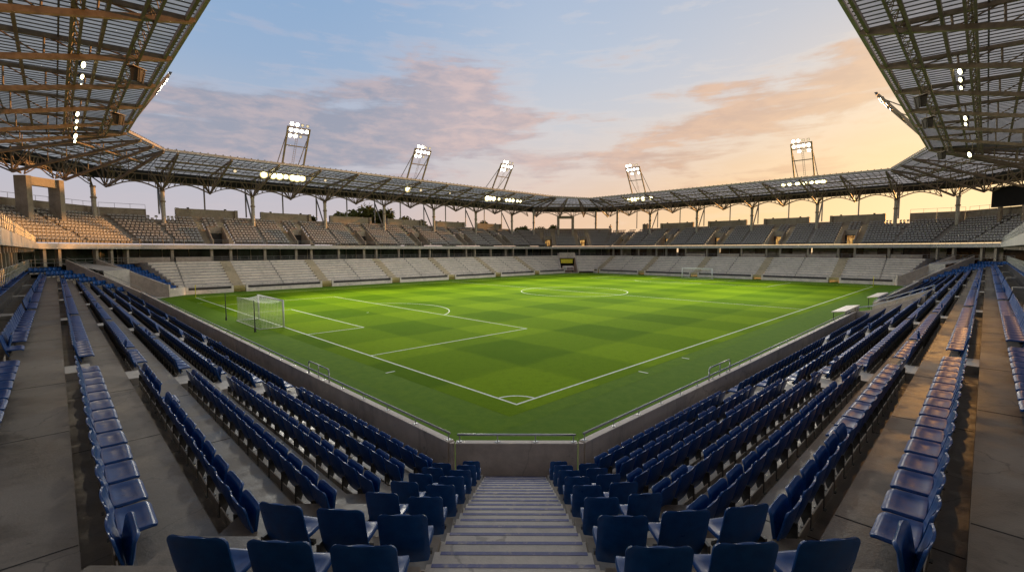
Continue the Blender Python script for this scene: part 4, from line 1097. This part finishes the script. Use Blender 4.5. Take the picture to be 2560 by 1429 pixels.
# scoreboard
sb = thing('scoreboard', 'blank black scoreboard hanging under the roof at the far right corner', 'scoreboard', SRF.p(tt(SRF, 112.5, -16.8), 24, 15))
a, b = tt(SRF, 114.6, -14.8), tt(SRF, 109.6, -19.8); a, b = min(a, b), max(a, b)
mb = MB(); blockS(mb, SRF, a, b, 24.0, 24.8, 14.95, 18.7); under(sb, mb, 'cabinet', M['black'])
mb = MB(); blockS(mb, SRF, a + .2, b - .2, 23.95, 23.995, 15.15, 18.5); under(sb, mb, 'screen', M['screen'])
for f in (.2, .8):
    mb = MB(); t = a + (b - a) * f; mb.tube(SRF.p(t, 24.4, 18.7), SRF.p(t, 24.4, 20.6), .12, 6); mb.tube(SRF.p(t, 24.4, 12), SRF.p(t, 24.4, 14.95), .35, 8); under(sb, mb, 'support', M['truss'])

# ------------------------------------------------------------------ floodlights
def lamp_parts(root, c, fwd, size=.5, em='lampwhite', tilt=-.45, glow=True):
    """lamp: housing (part) with lens (sub-part), looking along fwd"""
    f = Vector((fwd[0], fwd[1], 0)).normalized(); f = (f * math.cos(tilt) + Vector((0, 0, 1)) * math.sin(tilt)).normalized()
    r = f.cross(Vector((0, 0, 1))).normalized(); u = r.cross(f); s = size / 2
    c = Vector(c)
    mb = MB(); q = [c + r * (x * s) + u * (y * s) for x, y in ((-1, -1), (1, -1), (1, 1), (-1, 1))]; k = [c - f * (size * .6) + r * (x * s * .5) + u * (y * s * .5) for x, y in ((-1, -1), (1, -1), (1, 1), (-1, 1))]
    mb.hexa(k + q)
    h = under(root, mb, 'lamp', M['lampbody'])
    mb = MB(); n = 12; cc = c + f * .02
    mb.poly([cc + r * (s * .92 * math.cos(2 * PI * i / n)) + u * (s * .92 * math.sin(2 * PI * i / n)) for i in range(n)])
    l = mb.build('lens', M[em]); l.parent = h
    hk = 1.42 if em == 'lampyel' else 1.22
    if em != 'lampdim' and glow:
        mb = MB(); cc = c + f * .004; mb.poly([cc + r * (s * hk * math.cos(2 * PI * i / n)) + u * (s * hk * math.sin(2 * PI * i / n)) for i in range(n)]); l = mb.build('glow_ring', M['halo' if em == 'lampyel' else 'halowhite']); l.parent = h  # emissive ring added behind the lens to imitate bloom
    return h
def mast(S, t0, t1, label, fo=7.2, ot=3.6, zt=28.6, bright=0):
    m = thing('floodlight_mast', label, 'floodlight mast', S.p((t0 + t1) / 2, fo, ZF), 0, 'leaning floodlight masts on the roof edges')
    B = lambda t, f: S.p(t, lerp(fo + .1, ot, f), lerp(ZF - .1, zt, f))
    for t in (t0, t1):
        mb = MB(); mb.beam(B(t, 0), B(t, 1), .26, .26); under(m, mb, 'leg', M['truss'])
        mb = MB(); mb.tube(B(t, .86), S.p(t, fo + 3.4, ZF - .1), .075, 6); under(m, mb, 'stay', M['truss'])
    for f in (.52, .84, .99):
        mb = MB(); mb.beam(B(t0 + .13, f), B(t1 - .13, f), .17, .17); under(m, mb, 'crossbar', M['truss'])
    mb = MB(); c = lerp(t0, t1, .47)
    for d in (-.17, .17): mb.tube(B(c + d, 0), B(c + d, .8), .028, 4)
    for i in range(14): f = .05 + .75 * i / 14; mb.tube(B(c - .17, f), B(c + .17, f), .02, 4)
    under(m, mb, 'ladder', M['truss'])
    w_ = t1 - t0; fwd = -S.n
    for row, f in enumerate((1.06, .915, .77)):
        for i in range(4):
            x = t0 + w_ * (.14 + .24 * i)
            if row == 2 and i == 3: continue
            on = (i in ((0, 1) if bright < 0 else (2, 3))) or row == 1
            if row == 2 and not (0 < i < 3): on = True
            lamp_parts(m, B(x, f) - S.n * .18, fwd, .62 if on else .5, 'lampwhite' if on else 'lampdim')
    return m
mast(ST, 15.5, 19.2, 'leaning floodlight mast on the long far roof, nearest of its three', bright=-1)
mast(ST, 41.3, 45.2, 'leaning floodlight mast on the long far roof, middle of its three', bright=-1)
mast(ST, 66.4, 70.5, 'leaning floodlight mast on the long far roof, farthest of its three', bright=-1)
mast(SE, 52.2, 56.3, 'leaning floodlight mast over the distant goal stand, toward the farthest corner', zt=29.4, bright=1)
mast(SE, 12.1, 15.9, 'leaning floodlight mast over the distant goal stand, toward the scoreboard corner', zt=29.4, bright=1)
mast(SR, 66.5, 73.0, 'floodlight mast seen edge-on leaning out from the right overhead roof', fo=7.6, ot=3.2, zt=28.0, bright=1)
mast(SL, 57.0, 63.0, 'floodlight mast seen edge-on leaning out from the left overhead roof', ot=3.5, zt=28.6, bright=1)
def hung(P, fwd, size, em, label, group, zr):
    t = thing('floodlight', label, 'floodlight', P, 0, group)
    lamp_parts(t, P, fwd, size, em, -.35, abs(fwd[0] * fwd[1]) < .1)
    mb = MB(); q = Vector(P) - Vector((*fwd, 0)) * .25; mb.tube(q, Vector((q.x, q.y, zr)), .04, 5); under(t, mb, 'hanger', M['truss'])

for i, (y, z, s) in enumerate(((35.5, 21.5, .52), (38.2, 21.3, .42), (40.6, 21.2, .3), (50.4, 20.8, .5), (53.1, 20.6, .42), (55.6, 20.4, .34), (58.5, 20.0, .6), (61.4, 19.9, .4))):
    hung((-12.3, y, z), (.88, -.47), s, 'lampyel', '%s lit lamp along the catwalk under the upper left roof' % ORD[i], 'catwalk lamps under the left roof', 21.6)
for i, (x, z, s) in enumerate(((39.7, 21.7, .52), (41.2, 21.4, .42), (43.2, 21.2, .34), (55.3, 20.9, .52), (57.0, 20.6, .4), (74.8, 19.8, .75))):
    hung((x, -12.35, z), (-.47, .88), s, 'lampyel', '%s lit lamp along the catwalk under the upper right roof' % ORD[i], 'catwalk lamps under the right roof', 21.5)
for i, (x, s) in enumerate(((13.97, 1.0), (15.57, 1.0), (16.71, 1.05), (17.88, .75), (19.13, 1.05), (19.96, 1.15), (20.95, .95))):
    hung((x, 80.6, 21.1), (0, -1), s, 'lampyel', '%s of seven lamps in a row under the long far roof' % ORD[i], 'row of seven lamps under the long far roof', 21.7)
for i, x in enumerate((69.54, 70.7, 71.88, 73.82, 76.73, 77.99, 79.26, 81.03, 82.35)):
    hung((x, 80.6, 20.95), (0, -1), (1.3, 1.0, 1.0, .6, .8, .8, .8, .6, .6)[i], 'lampyel', '%s of nine lamps far along the long far roof' % ORD[i], 'row of nine lamps under the long far roof', 21.7)
for i, (x, s, e) in enumerate(((44.9, 1.1, 'lampyel'), (48.4, .7, 'lampdim'), (9.2, .6, 'lampdim'), (25.5, .55, 'lampdim'), (57.0, .5, 'lampdim'))):
    hung((x, 80.6, 21.2), (0, -1), s, e, ('single bright lamp under the middle of the long far roof', 'dim lamp just beyond the single bright lamp, long far roof', 'dim white lamp left of the row of seven, long far roof', 'faint lamp just right of the row of seven, long far roof', 'faint lamp before the row of nine, long far roof')[i], 'single lamps under the long far roof', 21.7)
for i, y in enumerate((60.87, 59.65, 58.59, 57.66, 56.1, 53.55)):
    hung((108.1, y, 21.75), (-1, 0), (.7, .95, .95, .6, 1.05, .95)[i], 'lampyel', '%s of six lamps under the distant goal roof near the corner' % ORD[i], 'row of six lamps under the distant goal roof', 21.9)
for i, y in enumerate((19.53, 18.28, 16.64, 15.28, 13.85, 12.7, 11.63)):
    hung((108.1, y, 22.1), (-1, 0), (.75, .8, .95, .95, .75, .95, 1.05)[i], 'lampyel', '%s of seven lamps under the distant goal roof toward the scoreboard' % ORD[i], 'row of seven lamps under the distant goal roof', 22.2)
def speaker(P, fwd, label):
    t = thing('loudspeaker', label, 'loudspeaker', P, math.atan2(fwd[1], fwd[0]) - PI / 2 + (-.9 if fwd[0] else .9), 'loudspeakers hung under the overhead roofs')
    for a_ in (-.7, 0, .7):
        mb = MB(); mb.hexa([(-.22, -.3, -.42), (.22, -.3, -.42), (.24, .22, -.62), (-.24, .22, -.62), (-.28, -.3, .40), (.28, -.3, .40), (.30, .42, .26), (-.30, .42, .26)])
        rm = Matrix.Rotation(-a_, 3, 'Z'); mb.v = [tuple(rm @ (Vector(v) + Vector((0, .25, 0)))) for v in mb.v]; mb.build('cabinet', M['speaker'], t)
    mb = MB(); mb.box(-.6, .6, -.2, .5, .42, .47); mb.build('frame', M['truss'], t)
    mb = MB(); 
    for x in (-.4, .4): mb.tube((x, 0, .45), (x, 0, 1.2), .03, 5)
    mb.tube((-.6, 0, .5), (.6, 0, .5), .05, 5); mb.build('hanger', M['truss'], t)
speaker((-9.6, 31.7, 20.5), (1, 0), 'loudspeaker nearer the camera under the lattice girder of the upper left roof')
speaker((-9.6, 46.6, 20.1), (1, 0), 'loudspeaker farther along the lattice girder of the upper left roof')
speaker((42.6, -9.9, 20.5), (0, 1), 'loudspeaker nearest the camera under the lattice girder of the upper right roof')
speaker((50.2, -9.9, 20.0), (0, 1), 'second loudspeaker along the lattice girder of the upper right roof')
speaker((72.0, -9.9, 19.7), (0, 1), 'farthest loudspeaker along the lattice girder of the upper right roof')

# ------------------------------------------------------------------ goals, poles, flags
def uvmesh(name, quads, mat, parent):
    me = bpy.data.meshes.new(name); vs, fs, uvs = [], [], []
    for q in quads:
        b = len(vs); vs += [p for p in q]; fs.append(tuple(range(b, b + len(q))))
        q = [Vector(p) for p in q]; e1 = (q[1] - q[0]).normalized(); nn = e1.cross(q[-1] - q[0]).normalized(); e2 = nn.cross(e1)
        uvs += [((p - q[0]).dot(e1), (p - q[0]).dot(e2)) for p in q]
    me.from_pydata(vs, [], fs); uv = me.uv_layers.new()
    for i, l in enumerate(me.loops): uv.data[i].uv = uvs[l.vertex_index]
    me.materials.append(mat); return link(bpy.data.objects.new(name, me), parent)
def goal(x, sg, label, dp=2.0):
    g = thing('football_goal', label, 'goal', (x, 34, 0), 0 if sg > 0 else PI)
    W2, Hh = 3.66, 2.44
    for y in (-W2, W2):
        mb = MB(); mb.tube((0, y, 0), (0, y, Hh), .08 if sg > 0 else .11, 12); mb.build('post', M['white'], g, True)
    mb = MB(); mb.tube((0, -W2 - .06, Hh), (0, W2 + .06, Hh), .08 if sg > 0 else .11, 12); mb.build('crossbar', M['white'], g, True)
    mb = MB(); mb.path([(0, -W2, .03), (-dp, -W2, .03), (-dp, W2, .03), (0, W2, .03)], .035, 8); mb.build('ground_bar', M['white'], g, True)
    q = []; n = 8; tp = lambda y, f: (-dp * .95 * f, y, Hh - .22 * math.sin(PI * f) * (1 - .3 * abs(y) / W2) - .05 * f)
    for i in range(n):
        y0, y1 = -W2 + 2 * W2 * i / n, -W2 + 2 * W2 * (i + 1) / n
        for j in range(5): q.append([tp(y0, j / 5), tp(y1, j / 5), tp(y1, (j + 1) / 5), tp(y0, (j + 1) / 5)])
        bk = lambda y, f: (-dp * (.95 + .05 * f) + .22 * math.sin(PI * f) * (1 - (y / W2) ** 2 * .6), y, (Hh - .05) * (1 - f) + .03)
        for j in range(5): q.append([bk(y0, j / 5), bk(y1, j / 5), bk(y1, (j + 1) / 5), bk(y0, (j + 1) / 5)])
    for y in (-W2, W2):
        for i in range(4):
            a, b = i / 4, (i + 1) / 4; q.append([(-dp * .95 * a, y, .03), (-dp * .95 * b, y, .03), (-dp * .95 * b, y, tp(y, b)[2]), (-dp * .95 * a, y, tp(y, a)[2])])
    uvmesh('net', q, M['net'] if sg > 0 else M['netfar'], g)
    return g
goal(0, 1, 'white football goal with sagging net on the near goal line', 2.05)
goal(PX, -1, 'white football goal standing before the distant blue-grey stand', .9)
for y, lb in ((29.3, 'dark net pole behind the near goal, closer to the camera'), (38.8, 'dark net pole behind the near goal, farther from the camera')):
    t = thing('net_pole', lb, 'pole', (-2.7, y, 0), 0, 'dark poles behind the near goal')
    mb = MB(); mb.tube((0, 0, 0), (0, 0, 2.75), .055, 8, 0, .03); mb.build('shaft', M['netpole'], t)
    mb = MB(); mb.tube((0, 0, .0), (0, 0, .35), .085, 8); mb.build('sleeve', M['netpole'], t)
for (x, y), lb in (((0, PY), 'yellow corner flag pole at the far end of the near goal line'), ((PX, 0), 'yellow corner flag pole at the far end of the near touchline')):
    t = thing('corner_flag', lb, 'corner flag', (x, y, 0), 0, 'corner flags'); mb = MB(); mb.tube((0, 0, 0), (0, 0, 1.9), .05, 8); mb.build('pole', M['yellow'], t, True)
    mb = MB(); mb.hexa([(-.03, -.05, 1.45), (.06, -.05, 1.5), (.06, .02, 1.5), (-.03, .02, 1.45), (-.04, -.06, 1.9), (.10, -.05, 1.88), (.10, .03, 1.88), (-.04, .04, 1.9)]); mb.build('flag', M['yellow'], t)

# ------------------------------------------------------------------ trees and far skyline
def tree(P, h, w_, label, seed, name='leafy_tree'):
    rnd = random.Random(seed); t = thing(name, label, 'tree', P, 0, 'trees behind the far stands')
    mb = MB(); mb.tube((0, 0, 0), (0, 0, h * .45), h * .028, 8, 0, h * .018)
    cl = []
    for i in range(16):
        a = rnd.uniform(0, 2 * PI); rr = rnd.uniform(.1, .48) * w_; z = h * rnd.uniform(.38, .95); rr *= math.sqrt(max(.08, 1 - ((z / h - .6) / .45) ** 2))
        c = Vector((rr * math.cos(a), rr * math.sin(a), z)); cl.append((c, rnd.uniform(.13, .24) * w_)); mb.tube((0, 0, h * rnd.uniform(.25, .45)), c, h * .012, 5, 0, h * .003)
    mb.build('trunk', M['trunk'], t); lf = MB(); s = .034 * h + .1
    for c, r in cl:
        for k in range(150):
            d = Vector((rnd.gauss(0, 1), rnd.gauss(0, 1), rnd.gauss(0, .8))).normalized() * r * rnd.uniform(.45, 1.08)
            q = c + d; a = Vector((rnd.gauss(0, 1), rnd.gauss(0, 1), rnd.gauss(0, 1))).normalized() * s * rnd.uniform(.5, 1.1); b = a.cross(Vector((rnd.gauss(0, 1), rnd.gauss(0, 1), rnd.gauss(0, 1)))).normalized() * a.length * .6
            lf.quad(q - a, q + b * .6, q + a, q - b)
    lf.build('crown', M['leaf'], t)
TRS = [(47, 118, 17.5, 9, 'leftmost bushy tree showing over the rear wall of the long far stand'), (52.5, 120, 20.5, 10, 'second bushy tree from the left over the long far stand'),
       (57.5, 117, 20.8, 9, 'tallest round tree showing over the long far stand'), (62.5, 121, 18.2, 8, 'smaller tree right of the tallest one over the long far stand'),
       (67.5, 118, 18.6, 7, 'pointed bushy tree behind a roof post of the long far stand'), (73, 119, 17.2, 7, 'last tree of the clump over the long far stand, low and loose'),
       (85, 119, 16.6, 5, 'small scrubby tree beside a far column of the long stand'), (104, 121, 18.0, 9, 'spreading tree between two far columns near the farthest corner'),
       (124.5, 108, 17.2, 9, 'dark round tree framed by the distant concrete portal'), (117, 113, 16.8, 7, 'thin dark tree just left of the distant concrete portal'), (30.3, 100.5, 15.6, 2.2, 'small dark shrub tree beside a column, third bay of the long far stand')]
for i, (x, y, h, w_, lb) in enumerate(TRS): tree((x, y, 0), h, w_, lb, 11 + i)
cr = thing('tower_crane', 'tiny tower crane on the horizon beyond the distant goal stand', 'crane', (401, 262, 0), .5)
mb = MB(); mb.beam((0, 0, 0), (0, 0, 33), 1.0, 1.0); mb.build('mast', M['truss'], cr)
mb = MB(); mb.beam((-7, 0, 31), (14, 0, 31), .8, .9); mb.tube((0, 0, 33), (12, 0, 31.5), .15, 4); mb.build('jib', M['truss'], cr)
mb = MB(); mb.box(-7.5, -5, -1, 1, 29, 30.6); mb.build('counterweight', M['joint'], cr)

# ------------------------------------------------------------------ light: sun, lit floodlights, added warm spots, sky
SUN_AZ, SUN_EL = math.radians(-12.0), math.radians(3.1)
sd = Vector((math.cos(SUN_AZ) * math.cos(SUN_EL), math.sin(SUN_AZ) * math.cos(SUN_EL), math.sin(SUN_EL)))
sl = bpy.data.lights.new('sun', 'SUN'); sl.energy = 4.0; sl.angle = math.radians(.6); sl.color = (1.0, .45, .13)
so = link(bpy.data.objects.new('sun', sl)); so.rotation_euler = sd.to_track_quat('Z', 'Y').to_euler()
def flood(P, target, W):
    l = bpy.data.lights.new('floodlight_beam', 'SPOT'); l.energy = W; l.color = (1, .93, .78); l.spot_size = math.radians(88); l.spot_blend = .7; l.shadow_soft_size = 1.6
    o = link(bpy.data.objects.new('floodlight_beam', l)); o.location = P
    o.rotation_euler = (Vector(P) - Vector(target)).to_track_quat('Z', 'Y').to_euler()
FW = 46000
for P, tg in (((17, 71.2, 29), (25, 28, 0)), ((43, 71.2, 29), (45, 26, 0)), ((68, 71.2, 29), (62, 28, 0)), ((98.7, 54, 29.8), (68, 40, 0)), ((98.7, 14, 29.8), (62, 25, 0)), ((70, -2.6, 28.4), (52, 32, 0)), ((-2.9, 60, 29), (28, 34, 0))):
    flood(P, tg, FW)
def warmspot(P, tg, W, ang, col):
    l = bpy.data.lights.new('warm_patch_spot', 'SPOT'); l.energy = W; l.color = col; l.spot_size = math.radians(ang); l.spot_blend = .9; l.shadow_soft_size = .25
    o = link(bpy.data.objects.new('warm_patch_spot', l)); o.location = P; o.rotation_euler = (Vector(P) - Vector(tg)).to_track_quat('Z', 'Y').to_euler()
warmspot((40.2, -12.0, 21.3), (7.5, -13.6, 3.2), 3200, 20, (1, .46, .12))  # warm spots added to imitate the sunlit orange patch on the right terrace
warmspot((55.5, -12.0, 20.6), (17, -13.2, 3.2), 2900, 18, (1, .48, .13))
warmspot((-12.0, 36.5, 21.4), (-13.5, 9, 3.2), 1500, 26, (1, .80, .55))
wd = bpy.data.worlds.new('World'); SC.world = wd; wd.use_nodes = True
nt = NT(wd.node_tree); bg = nt.N['Background']
tc = nt.node('ShaderNodeTexCoord').outputs['Generated']
sp = nt.node('ShaderNodeSeparateXYZ'); nt.L.new(tc, sp.inputs[0]); X, Y, Z = sp.outputs
az = nt.math('ARCTAN2', Y, X); el = nt.math('ARCSINE', Z)
warm = nt.step(az, 1.40, -.05)                       # 0 cool side, 1 towards the sunset
aback = nt.step(nt.math('ABSOLUTE', az), 1.5, 2.6)   # behind the viewer
elf = nt.math('DIVIDE', el, PI / 2, clamp=True)
cool = nt.ramp(elf, [(0, (.66, .57, .58)), (.06, (.57, .54, .60)), (.13, (.48, .53, .63)), (.22, (.33, .46, .66)), (.34, (.245, .41, .66)), (.55, (.50, .55, .66)), (1, (.74, .75, .78))])
wrm = nt.ramp(elf, [(0, (1.15, .80, .40)), (.035, (1.12, .76, .39)), (.08, (1.02, .67, .36)), (.14, (.86, .72, .60)), (.19, (.69, .67, .69)), (.30, (.53, .58, .68)), (.55, (.60, .62, .68)), (1, (.74, .75, .78))])
midc = nt.ramp(elf, [(0, (.92, .60, .40)), (.05, (.88, .62, .45)), (.10, (.78, .66, .60)), (.16, (.65, .65, .69)), (.24, (.51, .59, .72)), (.36, (.38, .50, .70)), (.55, (.52, .57, .67)), (1, (.74, .75, .78))])
skyc = nt.mix(nt.step(warm, 0, .5), cool, midc); skyc = nt.mix(nt.step(warm, .45, .95), skyc, wrm)
cmb = nt.node('ShaderNodeCombineXYZ'); nt.L.new(nt.math('MULTIPLY', az, 2.2), cmb.inputs[0]); nt.L.new(nt.math('MULTIPLY', el, 7.2), cmb.inputs[1])
cv = cmb.outputs[0]
n1 = nt.noise(cv, 2.9, 8, .60, .35); n2 = nt.noise(cv, 6.5, 6, .62, .3); n3 = nt.noise(nt.scale(cv, .5, 1.5, 1), 4.4, 7, .62, .5)
tot = None
for a0, e0, wa, we, s in ((1.36, .215, .30, .060, .95), (1.10, .235, .30, .065, .95), (1.18, .165, .25, .035, .5), (.93, .325, .15, .075, 1.35), (.88, .245, .20, .045, .7), (.62, .395, .08, .02, .45), (.58, .37, .07, .02, .45),
                          (.42, .225, .18, .040, .75), (.22, .265, .22, .060, .85), (.10, .31, .2, .05, .7), (.45, .165, .20, .022, .7), (.25, .125, .30, .030, .75), (.66, .185, .26, .022, .7), (.85, .145, .22, .022, .45), (.40, .300, .12, .016, .35), (1.9, .3, .4, .12, .8), (-.4, .25, .4, .1, .9), (.78, .10, .5, .02, .35)):
    gx = nt.math('POWER', nt.math('DIVIDE', nt.math('SUBTRACT', az, a0), wa), 2.0); gy = nt.math('POWER', nt.math('DIVIDE', nt.math('SUBTRACT', el, e0), we), 2.0)
    g = nt.math('MULTIPLY', nt.math('EXPONENT', nt.math('MULTIPLY', nt.math('ADD', gx, gy), -1.0)), s)
    tot = g if tot is None else nt.math('ADD', tot, g)
dens = nt.math('ADD', nt.math('MULTIPLY', tot, .55), nt.math('MULTIPLY', nt.math('SUBTRACT', nt.math('ADD', nt.math('MULTIPLY', n1, .6), nt.math('MULTIPLY', n3, .4)), .53), 2.4))
cl = nt.step(dens, .20, .55)
lit = nt.math('ADD', nt.math('MULTIPLY', nt.step(nt.math('ADD', nt.math('MULTIPLY', n2, .55), nt.math('MULTIPLY', n1, .45)), .42, .62), .55), nt.math('MULTIPLY', nt.step(az, 1.12, .88), .42))
cc = nt.mix(lit, (.325, .335, .42), (.74, .54, .50)); cw = nt.mix(lit, (.56, .38, .31), (.84, .54, .36))
ccol = nt.mix(nt.step(warm, .30, .80), cc, cw)
skyc = nt.mix(nt.math('MULTIPLY', cl, .80), skyc, ccol)
edge = nt.math('MULTIPLY', nt.step(dens, .02, .22), nt.math('SUBTRACT', 1.0, nt.step(dens, .22, .5)))
skyc = nt.mix(nt.math('MULTIPLY', edge, .15), skyc, nt.mix(warm, (.72, .60, .62), (1.1, .92, .72)))
ds = nt.node('ShaderNodeVectorMath', operation='DOT_PRODUCT'); nt.L.new(tc, ds.inputs[0]); ds.inputs[1].default_value = (math.cos(.0) * math.cos(.06), math.sin(.0), math.sin(.06))
glow = nt.math('POWER', nt.math('MAXIMUM', ds.outputs['Value'], 0.0), 34.0)
skyc = nt.mix(nt.math('MULTIPLY', glow, .85), skyc, (1.32, .95, .52))
skyc = nt.mix(nt.math('MULTIPLY', aback, .55), skyc, (.20, .24, .34))
ns = nt.node('ShaderNodeTexSky'); ns.sky_type = 'NISHITA'; ns.sun_disc = False; ns.sun_elevation = SUN_EL; ns.sun_rotation = PI / 2 - SUN_AZ
skyc = nt.mix(.05, skyc, nt.mix(1.0, ns.outputs[0], (.08, .08, .08), 'MULTIPLY'))
nt.L.new(skyc, bg.inputs['Color']); bg.inputs['Strength'].default_value = 1.0

# ------------------------------------------------------------------ camera and render settings
cd = bpy.data.cameras.new('camera'); cam = link(bpy.data.objects.new('camera', cd))
cd.sensor_fit = 'HORIZONTAL'; cd.sensor_width = 36; cd.lens = FPX / 2560 * 36; cd.clip_start = .05; cd.clip_end = 4000
m4 = Matrix.Identity(4)
for i in range(3): m4[i][0] = CR[i]; m4[i][1] = CU[i]; m4[i][2] = -CF[i]; m4[i][3] = CAM[i]
cam.matrix_world = m4
SC.camera = cam
SC.render.engine = 'CYCLES'
SC.view_settings.view_transform = 'Standard'; SC.view_settings.look = 'None'; SC.view_settings.exposure = 0; SC.view_settings.gamma = 1
cy = SC.cycles; cy.max_bounces = 7; cy.diffuse_bounces = 4; cy.glossy_bounces = 3; cy.transmission_bounces = 4; cy.transparent_max_bounces = 12
cy.sample_clamp_indirect = 4.0; cy.use_denoising = True; cy.caustics_reflective = False; cy.caustics_refractive = False
